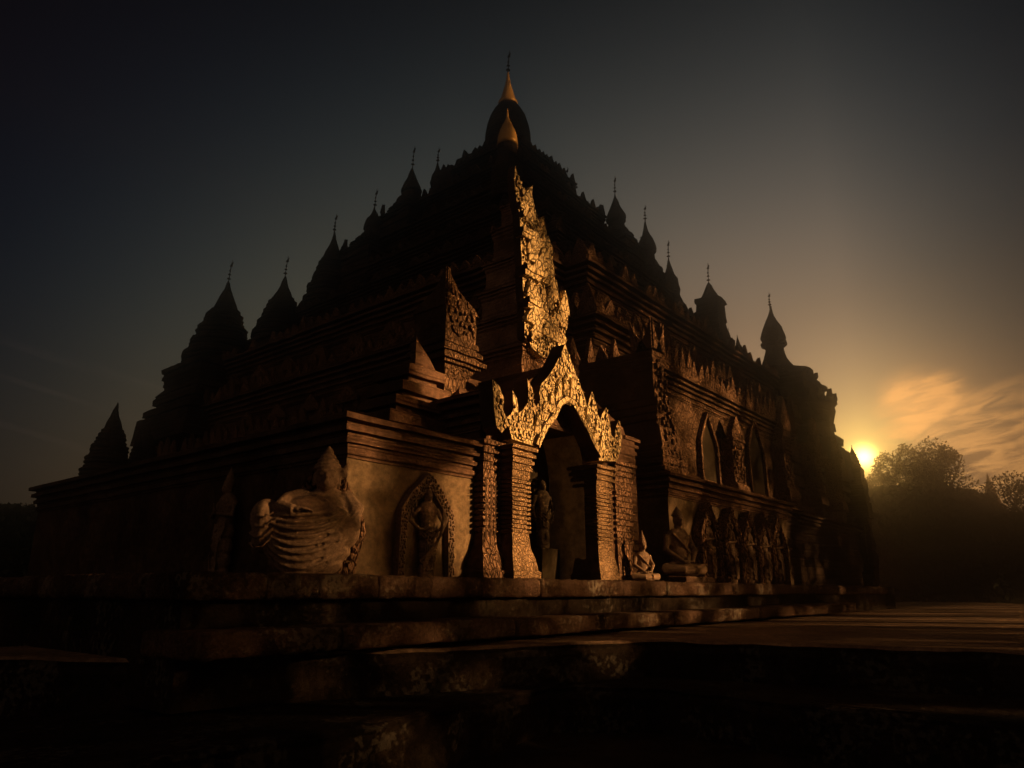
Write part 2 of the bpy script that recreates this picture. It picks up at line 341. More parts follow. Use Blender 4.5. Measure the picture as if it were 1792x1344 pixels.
def finial(parent, c, h, s=1.0):
    mb = MB()
    tube(mb, [(c[0],c[1],c[2]-.1),(c[0]+.02*h,c[1],c[2]+h*.5),(c[0]+.05*h,c[1]-.02*h,c[2]+h)], [.045*s,.03*s,.018*s], 6)
    for (k, r) in ((.18,.13),(.36,.10),(.52,.07)):
        lathe(mb, (c[0]+.02*h*k, c[1], c[2]+h*k), [(r*s,0),(r*s*.7,.05*s),(.02,.09*s)], 8)
    leaf_shape(mb, (c[0]+.04*h, c[1], c[2]+h*.72), (RT[0],RT[1],0), (FW[0],FW[1],0), .16*s, h*.22, .03, curl=.8)
    o = mb.build('finial', M['iron']); o.parent = parent; o.matrix_parent_inverse = Matrix.Identity(4)
    return o
def stupa(px, ytip, ybase, wpx, yfin, D, kind, lab=None, mat='dark', lean=0):
    b = at_d(px, ybase, D); tp = at_d(px, ytip, D); k = (D*CT+tp.z*ST)/F
    # keep it plumb: top straight above base
    h = tp.z-b.z; r = wpx*k/2; c = (tp.x, tp.y, b.z)
    mb = MB(); sq = [(c[0]-r*.85,c[1]-r*.85),(c[0]+r*.85,c[1]-r*.85),(c[0]+r*.85,c[1]+r*.85),(c[0]-r*.85,c[1]+r*.85)]
    if kind == 'cone':       # ribbed cone: stacked rings, bell, spike
        pr = [(1.02*r, -.25*h)]; nr = 13
        for q in range(nr):
            t = q/nr; rr = r*(1-.62*t**1.15)*(1+.05*((q*7) % 3-1)); z = t*.66*h
            pr += [(rr, z), (rr*1.03, z+.02*h), (rr*1.0, z+.034*h), (rr*.88, z+.04*h)]
        pr += [(r*.34,.67*h),(r*.27,.74*h),(r*.17,.82*h),(r*.09,.9*h),(r*.04,.97*h),(.02,h)]
        lathe(mb, c, pr, 18, .05*r, 3/r)
    elif kind == 'bulb':     # stepped foot, waist, bulbous relic tower, spike
        stack(mb, sq, [(c[2]-.25*h,0)]+moulds(c[2], c[2]+.16*h, .1*r, 3)+[(c[2]+.18*h,-.12*r)]+moulds(c[2]+.2*h, c[2]+.3*h, -.1*r, 2, False, -.14*r)+[(c[2]+.31*h, -.3*r)], .3*r, .05*r, 2/r)
        v1, v2, v3 = random.uniform(.85,1.15), random.uniform(.88,1.12), random.uniform(-.02,.03)
        pr = [(.80*r,.26*h),(.7*r,.3*h),(.74*r,.33*h),(.6*r,.36*h),(.58*r*v1,.42*h),(.46*r*v1,.46*h),(.40*r*v1,.52*h),(.36*r,.555*h),(.43*r*v2,.57*h),(.44*r*v2,(.61+v3)*h),(.40*r*v2,(.66+v3)*h),(.31*r,(.73+v3)*h),(.2*r,.80*h),(.12*r,.87*h),(.06*r,.94*h),(.02,h)]
        lathe(mb, c, pr, 16, .035*r, 3/r)
        for sg in range(4):
            a = pi/4+sg*pi/2; leaf_shape(mb, (c[0]+cos(a)*r*1.1, c[1]+sin(a)*r*1.1, c[2]+.16*h), (-sin(a),cos(a),0), (cos(a),sin(a),0), .32*r, .2*h, .12*r)
    elif kind == 'pyr':      # square shouldered tower under a plain pyramid cap
        stack(mb, sq, [(c[2]-.25*h,0)]+moulds(c[2]-.1*h, c[2]+.12*h, .0, 3)+[(c[2]+.2*h,-.22*r),(c[2]+.3*h,-.2*r),(c[2]+.32*h,-.32*r),(c[2]+.5*h,-.42*r),(c[2]+.52*h,-.36*r),(c[2]+.6*h,-.38*r),(c[2]+.72*h,-.42*r),(c[2]+.74*h,-.34*r),(c[2]+.78*h,-.38*r)], .25*r, .07*r, 2/r)
        lathe(mb, (c[0],c[1],c[2]), [(.5*r,.76*h),(.36*r,.82*h),(.22*r,.89*h),(.1*r,.96*h),(.02,h)], 10, .02*r, 3/r)
    elif kind == 'bell':     # slender neck flaring into heavy shoulders, ball spire above
        pr = [(1.62*r,-1.0*h),(1.5*r,-.8*h),(1.45*r,-.62*h),(1.6*r,-.42*h),(1.58*r,-.36*h),(1.42*r,-.33*h),(1.36*r,-.22*h),(1.18*r,-.17*h),(1.1*r,-.03*h),(1.1*r,.09*h),(.82*r,.10*h),(.62*r,.15*h),(.46*r,.22*h),(.36*r,.3*h),(.29*r,.4*h),(.27*r,.47*h),(.37*r,.48*h),(.36*r,.53*h),(.39*r,.56*h),(.37*r,.62*h),(.28*r,.7*h),(.19*r,.78*h),(.11*r,.86*h),(.05*r,.94*h),(.03,h)]
        lathe(mb, c, pr, 26, .05*r, 2.4/r)
        for q in range(12):
            a = 2*pi*q/12; leaf_shape(mb, (c[0]+cos(a)*r*.36, c[1]+sin(a)*r*.36, c[2]+.455*h), (-sin(a),cos(a),0), (cos(a),sin(a),0), .14*r, .05*h, .05*r, lean=.03*r)
        for q in range(22):
            a = 2*pi*q/22; k_ = random.uniform(.7,1.3); leaf_shape(mb, (c[0]+cos(a)*r*1.53, c[1]+sin(a)*r*1.53, c[2]-.37*h), (-sin(a),cos(a),0), (cos(a),sin(a),0), .2*r, .14*h*k_, .12*r, lean=.1*r)
            if q % 2: leaf_shape(mb, (c[0]+cos(a)*r*1.08, c[1]+sin(a)*r*1.08, c[2]-.05*h), (-sin(a),cos(a),0), (cos(a),sin(a),0), .24*r, .1*h*k_, .1*r, lean=.1*r)
    dp = max(1.2, min(4.5, .9*h+.6)); e_ = r*1.02
    if kind == 'bell': e_ = r*1.1; dp = 6
    if px == 1490: dp = 3
    z0 = c[2]-dp; P_ = [(c[0]-e_,c[1]-e_),(c[0]+e_,c[1]-e_),(c[0]+e_,c[1]+e_),(c[0]-e_,c[1]+e_)]
    if kind == 'cone' and dp < 2: P_ = [(c[0]-.7*e_,c[1]-.7*e_),(c[0]+.7*e_,c[1]-.7*e_),(c[0]+.7*e_,c[1]+.7*e_),(c[0]-.7*e_,c[1]+.7*e_)]
    if kind == 'bell': c = (c[0], c[1], c[2]-.9*h)
    stack(mb, P_, [(z0,.45*r),(z0+.3*dp,.4*r)]+moulds(z0+.3*dp,z0+.6*dp,.3*r,2,False)+[(z0+.62*dp,.12*r)]+moulds(z0+.7*dp,z0+.97*dp,.12*r,3,True,-.05*r)+[(c[2]+.01,-.15*r)], .35, .07*min(r,1), 2)
    if kind == 'bell': c = (c[0], c[1], b.z)
    o = mb.build('spired_stupa', M[mat]); reparent(o, temple)
    if lab: o['label'] = lab
    if yfin:
        ft = at_d(px, yfin, D); finial(o, (c[0], c[1], tp.z-.12), ft.z-tp.z+.12, .9)
    return o
ST_ = [
 (400,492,645,118,455,38.2,'cone'), (499,482,600,92,448,38.4,'cone'), (585,405,545,88,374,38.7,'cone'),
 (656,362,455,82,330,38.9,'bulb'), (722,292,400,84,255,39.2,'bulb'), (766,283,385,60,258,39.4,'bulb'),
 (992,320,390,50,292,40.5,'bulb'), (1076,338,455,80,308,40.8,'bulb'), (1129,385,520,70,358,41,'bulb'),
 (1170,452,600,82,420,41.2,'bulb'), (1240,494,640,82,460,41.5,'pyr'), (1347,535,668,104,512,41.6,'bell')]
for s in ST_: stupa(*s)
# bare relic stupa on the far left corner of the base terrace, and stubs along the edges
for (px, yt, yb, w, D, kd) in ((205,705,842,84,30,'cone'),(262,744,800,36,33,'cone'),(245,754,800,22,32,'cone'),(322,622,668,20,38,'cone'),(279,710,752,20,37,'cone'),
                               (603,420,450,18,38.7,'cone'),(1195,545,600,16,41.4,'cone'),(1290,586,640,24,41.5,'cone'),(1274,574,620,18,41.5,'cone'),(1048,372,400,22,40.8,'cone'),(957,276,300,10,40.5,'cone'),(1228,548,580,20,41.3,'cone'),(1490,779,818,22,42.2,'cone')):
    stupa(px, yt, yb, w, None, D, kd)
# block of broken masonry by the crown
for (px, py, w, h, D) in ((1470,792,.9,7,42.5),(1486,812,.9,7,42.5),(1500,836,.8,7,42.5),(790,300,1.3,1.7,39.3),(815,282,1.0,1.2,39.3),(700,375,1.2,1.2,39),(1010,352,1.0,1.2,40.5)):
    p = at_d(px, py, D); mb = MB(); box(mb, p.x-w/2, p.x+w/2, p.y-w/2, p.y+w/2, p.z-h, p.z, .3, .14, 2.2)
    reparent(mb.build('broken_masonry', M['dark']), temple)

# crown dome
ct = at_d(889, 182, 39.9); cx_, cy_ = ct.x, ct.y
zb = at_d(889, 262, 39.9).z; zt = ct.z; k = (39.9*CT+28*ST)/F
R0 = 41*k; H = zt-zb; mb = MB()
lathe(mb, (cx_, cy_, zb), [(R0*1.75,-1.6),(R0*1.5,-1.2),(R0*1.55,-1.1),(R0*1.3,-.7),(R0*1.33,-.6),(R0*1.12,-.25),(R0*1.14,-.15),(R0*.98,0),(R0*.99,.1*H),(R0*.97,.3*H),(R0*.9,.5*H),(R0*.78,.68*H),(R0*.6,.84*H),(R0*.44,.94*H),(R0*.38,H)], 40, .02, 2)
dome = mb.build('dome', M['dark'], smooth=True); reparent(dome, temple)
mb = MB(); zs = at_d(889, 128, 39.9).z; h = zs-zt
lathe(mb, (cx_, cy_, zt), [(R0*.43,-.06*h),(R0*.42,.04*h),(R0*.34,.12*h),(R0*.26,.3*h),(R0*.2,.45*h),(R0*.13,.62*h),(R0*.08,.8*h),(R0*.04,1.02*h)], 24)
g = mb.build('gilded_spire', M['gold'], smooth=True); g.parent = dome; g.matrix_parent_inverse = Matrix.Identity(4); g['label'] = 'gold cone above the dome'
fz = at_d(889, 88, 39.9).z; finial(dome, (cx_, cy_, zs-.1), fz-zs+.1, 1.2)
# gilded bell on the near ridge, before the dome
c = at_d(888, 256, 32); kk = (32*CT+22*ST)/F; r = 18.5*kk; zt2 = at_d(888, 190, 32).z; h = zt2-c.z
mb = MB(); lathe(mb, (c.x, c.y, c.z), [(r*1.02,0),(r*.98,.1*h),(r*.9,.25*h),(r*.74,.4*h),(r*.5,.54*h),(r*.3,.64*h),(r*.16,.74*h),(r*.1,.86*h),(.02,h)], 24)
g2 = MB(); lathe(g2, (c.x, c.y, c.z), [(r*1.5,-3.2),(r*1.5,-1.3),(r*1.2,-1.2),(r*1.2,-.9),(r*.9,-.85),(r*.95,-.02),(r*.5,0.01)], 16, .03, 2)
s2 = g2.build('ridge_stupa', M['dark']); reparent(s2, temple)
g = mb.build('gilded_spire', M['gold'], smooth=True); g.parent = s2; g.matrix_parent_inverse = Matrix.Identity(4); g['label'] = 'gold bell cap in front of the dome'

# ------------------------------------------------------------------ corner tower (sun-lit, carved)
def horn(mb, cx, cy, h, z, hh, w, t=.12):
    """corner horns: a vertical edge at each corner, both faces sloping away"""
    for (sx, sy) in ((-1,-1),(1,-1),(-1,1),(1,1)):
        x, y = cx+sx*h, cy+sy*h
        for (ax, out) in (((-sx,0,0),(0,sy,0)),((0,-sy,0),(sx,0,0))):
            A = Vector(ax); O = Vector(out); B = Vector((x, y, z))
            ol = [(0,0),(0,hh),(w*.22,hh*.62),(w*.5,hh*.36),(w*.72,hh*.26),(w,0)]
            fr = [B+A*s+O*(t*.4)+Vector((0,0,q)) for (s, q) in ol]; bk = [B+A*s-O*(t*.6)+Vector((0,0,q)) for (s, q) in ol]
            n = len(ol); f = [tuple(range(n)), tuple(n+i for i in reversed(range(n)))]+[(i, n+i, n+(i+1) % n, (i+1) % n) for i in range(n)]
            mb.add(fr+bk, f)
def tower(name, cx, cy, tiers, mat, relief=True, tip=None, jj=.02, smat=None):
    mb = MB()
    for (h, z0, z1, hn) in tiers:
        P = [(cx-h,cy-h),(cx+h,cy-h),(cx+h,cy+h),(cx-h,cy+h)]; H = z1-z0
        stack(mb, P, [(z0-.1,.05)]+moulds(z0, z0+.2*H, .1*h, 2, False)+[(z0+.2*H,0),(z0+.72*H,0)]+moulds(z0+.72*H, z1, .16*h, 3), .16, jj, 3)
        horn(mb, cx, cy, h*1.06, z1-.05, hn, h*.8)
        if relief:
            nubs_on(mb, [(-h*.98, z0+.02), (h*.98, z0+.02), (h*.98, z1), (-h*.98, z1)], lambda s, z: (cx+s, cy-h*1.01, z), (1,0,0), (0,-1,0), .11, 1.1, .035)
            for q in range(int(H*4.5)):
                leaf_shape(mb, (cx+random.uniform(-.85,.95)*h, cy-h*1.03, z0+random.uniform(0,.75)*H), (1,0,0), (0,-1,0), random.uniform(.22,.4), random.uniform(.35,.65), .07, lean=.03, curl=random.uniform(-.4,.4))
            for q in range(3):
                leaf_shape(mb, (cx+h*.98, cy-h*.9, z0+H*(.1+.3*q)), (1,0,0), (0,-1,0), .3, .55, .16, lean=.02, curl=.5)
    if tip:
        h, z0, z1 = tip; lathe(mb, (cx, cy, z0), [(h*1.3,-.05),(h*1.25,.1*(z1-z0)),(h*1.05,.25*(z1-z0)),(h*.7,.42*(z1-z0)),(h*.4,.6*(z1-z0)),(h*.18,.8*(z1-z0)),(.015,z1-z0)], 14, .01, 4)
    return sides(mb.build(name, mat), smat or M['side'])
shrine = empty('corner_shrine', (11.5, 9.5, .2))
tag(shrine, 'sunlit golden corner shrine with pointed arch doorway, flame pediment and tall carved tower', 'shrine')
TWR = [(918,540),(918,588),(926,600),(935,612),(952,626),(966,618),(977,612),(985,607),(992,596),(988,586),(993,572),(989,562),(992,550),(985,540),(987,526),(978,516),(976,504),(966,496),(962,485),(968,474),(967,460),(961,450),(962,440),(953,430),(955,418),(946,410),(942,400),(943,390),(935,380),(933,366),(927,358),(926,346),(920,338),(913,324),(906,306),(902,290),(900,312),(901,330),(904,350),(909,372),(911,400),(912,436),(914,470),(915,500)]
YT = 9.5; twp = []
for q in range(len(TWR)):
    a_, b_ = TWR[q], TWR[(q+1) % len(TWR)]; k_ = max(1, int(math.hypot(a_[0]-b_[0], a_[1]-b_[1])/7))
    for w_ in range(k_):
        t = w_/k_; v_ = on_y(a_[0]*(1-t)+b_[0]*t, a_[1]*(1-t)+b_[1]*t, YT); jx = random.uniform(-.03,.03) if a_[0] > 919 else 0
        twp.append((v_.x+jx, v_.z+jx))
mb = MB(); slab(mb, twp, YT, YT+.22); nubs_on(mb, twp, lambda s, z: (s, YT-.004, z), (1,0,0), (0,-1,0), .06, 1.05, .05)
nubs_on(mb, twp, lambda s, z: (s, YT-.004, z), (1,0,0), (0,-1,0), .14, .6, .12)
xt0 = min(p[0] for p in twp if p[1] < 7)
for (py_, pw_, dp_) in ((536,930,.16),(528,936,.22),(478,938,.14),(470,944,.2),(410,925,.12),(404,929,.16),(360,919,.1)):
    c0 = on_y(917-(536-py_)*.05, py_, YT); c1_ = on_y(pw_, py_, YT); mb2_ = stack(mb, [(c0.x-.06,YT-dp_),(c1_.x,YT-dp_),(c1_.x,YT+.1),(c0.x-.06,YT+.1)], [(c0.z-.07,0),(c0.z+.05,.02)], .1, .02, 5)
for q in range(110):
    px_, py_ = random.uniform(918, 985), random.uniform(330, 600); v_ = on_y(px_, py_, YT)
    if inpoly(v_.x+.12, v_.z, twp) and inpoly(v_.x-.12, v_.z, twp) and inpoly(v_.x, v_.z+.35, twp):
        leaf_shape(mb, (v_.x, YT-.02, v_.z), (1,0,0), (0,-1,0), random.uniform(.2,.4), random.uniform(.35,.6), .14, lean=.06, curl=random.uniform(-.4,.4))
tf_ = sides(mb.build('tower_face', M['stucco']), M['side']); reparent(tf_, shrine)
tw = tower('tower', 13.1, 10.55, [(.86,2.6,4.5,.0),(.82,4.5,5.5,.1),(.74,5.5,6.35,.25),(.62,6.35,7.2,.1),(.55,7.2,8.0,.25),(.42,8.0,9.0,.2),(.27,9.0,9.7,.1)], M['carved'], relief=False, tip=(.17,9.7,10.7), smat=M['towerside'])
reparent(tw, shrine)
# pinnacles flanking the tower
def pinn(pxc, ytip, ybase, X, hw, mat='carved', nm='pinnacle', tiers=4, hn=.55, relief=True):
    pass
# horned pinnacle: near edge plumb, broad mouldings at the foot, one tall horn on the near corner
YB = 9.7; b0 = on_y(779, 600, YB); b1 = on_y(833, 600, YB); zA = on_y(779, 632, YB).z; zB_ = on_y(779, 585, YB).z; zC = on_y(779, 528, YB).z; zD = on_y(783, 467, YB).z; wB = b1.x-b0.x
mb = MB(); P = [(b0.x,YB),(b1.x,YB),(b1.x,YB+wB),(b0.x,YB+wB)]
stack(mb, P, [(2.4,-.15),(zA-.25,-.15),(zA,0)]+moulds(zA, zB_, .16, 3, False)+[(zB_,0),(zC,0)], .14, .02, 3)
for (ax, out, o0) in (((1,0,0),(0,-1,0),(b0.x,YB)),((0,1,0),(-1,0,0),(b0.x,YB))):
    ol = [(0,zC-.05),(0,zD),(wB*.16,zC+(zD-zC)*.72),(wB*.36,zC+(zD-zC)*.45),(wB*.62,zC+(zD-zC)*.28),(wB*.9,zC+(zD-zC)*.12),(wB*1.05,zC-.05)]
    A = Vector(ax); O = Vector(out); B = Vector((*o0, 0)); n = len(ol)
    fr = [B+A*q+O*.03+Vector((0,0,z)) for q, z in ol]; bk = [B+A*q-O*.12+Vector((0,0,z)) for q, z in ol]
    mb.add(fr+bk, [tuple(range(n)), tuple(n+i for i in reversed(range(n)))]+[(i, n+i, n+(i+1) % n, (i+1) % n) for i in range(n)])
nubs_on(mb, [(b0.x+.03,zB_),(b1.x,zB_),(b1.x,zC+.1),(b0.x+.06,zD-.15)], lambda s_, z: (s_, YB-.02, z), (1,0,0), (0,-1,0), .10, 1.1, .05)
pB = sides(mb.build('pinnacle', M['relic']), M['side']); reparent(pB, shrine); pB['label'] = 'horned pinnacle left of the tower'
# stepped broken pinnacle on the wing roof
mb = MB(); YA = 9.4
for (pa, pb_, y0_, y1_) in ((682,800,742,712),(692,792,712,686),(704,782,688,660),(716,772,660,632)):
    a_ = on_y(pa, y0_, YA); b_ = on_y(pb_, y0_, YA); zt_ = on_y(pa, y1_, YA).z; zb_ = min(a_.z, zt_-.1)
    stack(mb, [(a_.x,YA),(b_.x,YA),(b_.x,YA+.9),(a_.x,YA+.9)], [(zb_-.05,-.06),(zb_+.06,-.06),(zb_+.06,.06),(zt_-.05,.05),(zt_,-.04)], .2, .025, 4); YA += .05
a_ = on_y(727, 634, YA); zt_ = on_y(727, 588, YA).z; ol = [(0,-.05),(0,zt_-a_.z),(.12,(zt_-a_.z)*.72),(.35,(zt_-a_.z)*.35),(.55,-.05)]
slab(mb, [(a_.x+q, a_.z+z) for q, z in ol], YA, YA+.15)
pA = sides(mb.build('pinnacle', M['brick']), M['side']); reparent(pA, shrine); pA['label'] = 'stepped broken pinnacle'

# ------------------------------------------------------------------ porch of the shrine
YP = 8.05
PED = [(936,781),(941,768),(952,745),(965,730),(976,707),(987,699.5),(999,705),(1012,730),(1025,752),(1037,779),(1048,797),(1048,806),(1079,808),(1087,783),(1087,756),(1082.5,735),(1077,750),(1076,768),(1070,761),(1067,739),(1061,713),(1053,726),(1051,736),(1046,725),(1042,703),(1036,685),(1031,699),(1028,714),(1023,694),(1012,665),(999,631),(989,602),(982,618),(970,643),(958.6,660),(947,672),(944,687),(946,700),(938,712),(934,703),(932,680),(923,663),(925,685),(924,705),(916,716),(907,724),(907,714),(905,698),(897,683),(898,698),(899,714),(894,725),(885,732),(880,716),(881.6,696),(874,676),(861.5,664),(863.7,694),(865,721),(869,745),(878,758),(888,744),(892,752),(896,768)]
ped = [(on_y(x, y, YP).x, on_y(x, y, YP).z) for (x, y) in PED]
mb = MB(); slab(mb, ped, YP, YP+.34)
inner = [ped[i] for i in range(len(ped))]
cxp = sum(p[0] for p in ped)/len(ped)
nubs_on(mb, ped, lambda s, z: (s, YP-.003, z), (1,0,0), (0,-1,0), .055, 1.05, .03)
nubs_on(mb, ped, lambda s, z: (s, YP-.003, z), (1,0,0), (0,-1,0), .10, .55, .06)
for (a_, b_) in ((52,49),(46,44),(36,37),(28,27),(22,22),(18,18),(13,13)):
    tx, tz = ped[min(a_, len(ped)-1)]
for q in range(26):      # curling leaves climbing the gable
    t = q/25; k_ = int(1+t*9) ; ax0, az0 = ped[k_]; tt = .55-abs(t-.5)*.5
    leaf_shape(mb, (ax0+(ax0-11.55)*.06, YP-.03, az0+.08), (1,0,0), (0,-1,0), .17, .3+.25*tt, .05, lean=.02, curl=random.uniform(-.5,.5))
# plain rib round the arch
arc = [(on_y(x, y, YP).x, YP-.02, on_y(x, y, YP).z) for (x, y) in PED[:11]]
tube(mb, arc, .085, 8)
pd = sides(mb.build('pediment', M['stucco']), M['side']); reparent(pd, shrine); pd['label'] = 'flame pediment over the doorway'
gx = lambda px, y=900, Y=YP: on_y(px, y, Y).x
PLZ = .2
def pillar(x0, x1, Y, ztop, zcap, flare, nm='pillar', dep=.5, mat='pillar', rings=12):
    mb = MB(); P = [(x0,Y),(x1,Y),(x1,Y+dep),(x0,Y+dep)]
    w = x1-x0
    prof = [(PLZ,flare),(PLZ+.12,flare),(PLZ+.16,flare*.75),(PLZ+.35,flare*.55),(PLZ+.55,flare*.2),(PLZ+.8,0)]
    hs = (zcap-PLZ-.8)/rings
    for i in range(rings):
        z = PLZ+.8+i*hs; prof += [(z+.08*hs,.03),(z+.62*hs,.035),(z+.7*hs,-.02),(z+.98*hs,-.02)]
    prof += moulds(zcap, ztop, .14, 5)
    stack(mb, P, prof, .12, .012, 4)
    zs = PLZ+.6
    if flare > .2:
        for q in range(4): tube(mb, [(x0+(x1-x0)*(.12+.25*q), Y-.005, z) for z in (PLZ+.7, (PLZ+zcap)/2, zcap)], .035, 6)
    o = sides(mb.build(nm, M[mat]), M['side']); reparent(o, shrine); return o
zc = on_y(900, 776, YP).z
pillar(gx(901), gx(929), YP+.06, zc, zc-.62, .16)
pillar(gx(1049), gx(1073), YP+.06, zc, zc-.62, .12)
zc2 = on_y(860, 772, YP+.35).z
pillar(gx(845,900,YP+.35), gx(877,900,YP+.35), YP+.35, zc2, zc2-.72, .28, 'pilaster', .5, 'carved', 9)
zc3 = on_y(1095, 812, YP+.3).z
pillar(gx(1078,900,YP+.3), gx(1104,900,YP+.3), YP+.3, zc3, zc3-.62, .10, 'pilaster', .5, 'carved', 9)
# vaulted chamber: arch-shaped tunnel
xl, xr = gx(928), gx(1047); xm = (xl+xr)/2; zsp = 2.35; zap = on_y(987, 697, YP).z+.02
def archpts(k=14):
    P = [(xl, PLZ), (xl, zsp)]
    for i in range(1, k):
        t = i/k
        if t < .5: q = t*2; P.append((xl+(xm-xl)*(1-cos(q*pi/2))*.9+(xm-xl)*.1*q, zsp+(zap-zsp)*sin(q*pi/2)**1.0))
        else: q = (1-t)*2; P.append((xr-(xr-xm)*(1-cos(q*pi/2))*.9-(xr-xm)*.1*q, zsp+(zap-zsp)*sin(q*pi/2)**1.0))
    P += [(xr, zsp), (xr, PLZ)]; return P
A = archpts(); n = len(A); y0, y1 = YP+.33, YP+1.25
mb = MB(); mb.add([(p[0], y0, p[1]) for p in A]+[(p[0], y1, p[1]) for p in A], [(i, i+1, n+i+1, n+i) for i in range(n-1)])
vt = mb.build('vault', M['inner'], smooth=False); reparent(vt, shrine)
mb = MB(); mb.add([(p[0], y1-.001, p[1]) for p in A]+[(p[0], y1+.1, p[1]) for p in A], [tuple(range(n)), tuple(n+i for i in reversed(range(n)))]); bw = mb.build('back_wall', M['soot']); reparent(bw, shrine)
# body of the porch round the vault (front wall with arched hole + side wall + roof)
zr = 3.55; xL, xR = gx(838,900,YP+.5), gx(1106,900,YP+.5)
mb = MB(); Yb = YP+.5
def quadwall(mb, A, xL, xR, zt, y):
    # front wall around arch: left strip, right strip, and above
    v = []; f = []; n = len(A)
    for p in A: v.append((p[0], y, p[1]))
    for i, p in enumerate(A):
        if i == 0: v.append((xL, y, p[1]))
        elif i == n-1: v.append((xR, y, p[1]))
        elif i < n/2-4: v.append((xL, y, p[1] if i < 2 else min(zt, p[1]+.4)))
        elif i > n/2+3: v.append((xR, y, p[1] if i > n-3 else min(zt, p[1]+.4)))
        else: v.append((xL+(xR-xL)*(i-(n/2-4))/8, y, zt))
    for i in range(n-1): f.append((i, i+1, n+i+1, n+i))
    mb.add(v, f)
quadwall(mb, A, xL, xR, zr, YP+.345)
stack(mb, [(xL,Yb),(xL+.3,Yb),(xL+.3,13.5),(xL,13.5)], [(PLZ,.05),(PLZ+.4,.0),(2.6,0)]+moulds(2.6,zr,.22,6), .4, .02)
stack(mb, [(xR-.3,Yb),(xR,Yb),(xR,12.5),(xR-.3,12.5)], [(PLZ,.05),(2.6,0)]+moulds(2.6,zr,.2,6), .4, .02)
stack(mb, [(xL+.3,YP+1.3),(xR-.3,YP+1.3),(xR-.3,13.5),(xL+.3,13.5)], [(PLZ,0),(zr,0),(zr+.5,-.5),(zr+1.0,-1.0)], .5, .03)
pb = mb.build('porch_body', M['brick']); reparent(pb, shrine)
# gabled roof behind the pediment
mb = MB(); apx, apz = ped[31]
slab(mb, [(xL+.35,3.2),(xR-.3,3.2),(xR-.5,3.7),(apx+.1,apz-.35),(xL+.7,3.7)], YP+.34, 10.2)
rf = mb.build('porch_roof', M['brick']); reparent(rf, shrine)

# ------------------------------------------------------------------ base terrace and wings
base = empty('base_terrace', (9, 12, 0))
tag(base, 'long low brick terrace under the temple with stepped cornice and plain plaster wall', 'terrace')
YW = 8.6; xa = on_y(607, 800, YW).x; za = on_y(607, 724, YW).z; zlow = on_y(607, 800, YW).z
P = [(xa,YW),(xL+.02,YW),(xL+.02,21),(xa,21)]
mb = MB(); stack(mb, P, [(zlow,.0)]+moulds(zlow, za, .24, 4)+[(za+.02,.1)], .3, .018, 2)
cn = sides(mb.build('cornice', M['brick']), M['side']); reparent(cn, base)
mb = MB(); stack(mb, P, [(PLZ-.6,.04),(PLZ+.15,.04),(PLZ+.15,0),(zlow,0)], .5, .008)
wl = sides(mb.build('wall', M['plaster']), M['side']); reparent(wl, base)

# right wing
YR = 8.45; xb = on_y(1166, 830, YR).x; xc = on_y(1372, 880, YR).x; zb2 = on_y(1166, 826, YR).z; zb1 = on_y(1166, 868, YR).z
P = [(xb,YR),(xc,YR),(xc,14),(xb,14)]
mb = MB(); stack(mb, P, [(zb1,0)]+moulds(zb1, zb2, .26, 4)+[(zb2+.03,.1)], .4, .02); reparent(mb.build('cornice', M['brick']), base)
mb = MB(); stack(mb, P, [(PLZ-.6,.04),(PLZ+.2,.04),(PLZ+.2,0),(zb1,0)], .5, .012); reparent(mb.build('wall', M['plaster']), base)
# tall flared pier on the right wing corner
mb = MB(); xq = xb+.05
stack(mb, [(xq,YR+.1),(xq+1.1,YR+.1),(xq+1.1,11.5),(xq,11.5)], [(zb2,.05)]+moulds(zb2,zb2+.8,.12,4,False)+[(zb2+.8,0),(zb2+1.3,-.1)]+moulds(zb2+1.3,zb2+2.1,-.12,4,False,-.12)+[(zb2+2.1,-.25),(zb2+2.9,-.3)]+moulds(zb2+2.9,zb2+3.5,.04,3,True,-.3), .3, .03)
horn(mb, xq+.55, YR+.65, .32, zb2+3.5, .9, .5)
nubs_on(mb, [(xq+.1,zb2+.1),(xq+1.0,zb2+.1),(xq+.8,zb2+3.4),(xq+.3,zb2+3.4)], lambda s, z: (s, YR+.05+.1*(z-zb2), z), (1,0,0), (0,-1,0), .09, .9, .1)
reparent(sides(mb.build('pier', M['carved']), M['side']), base)
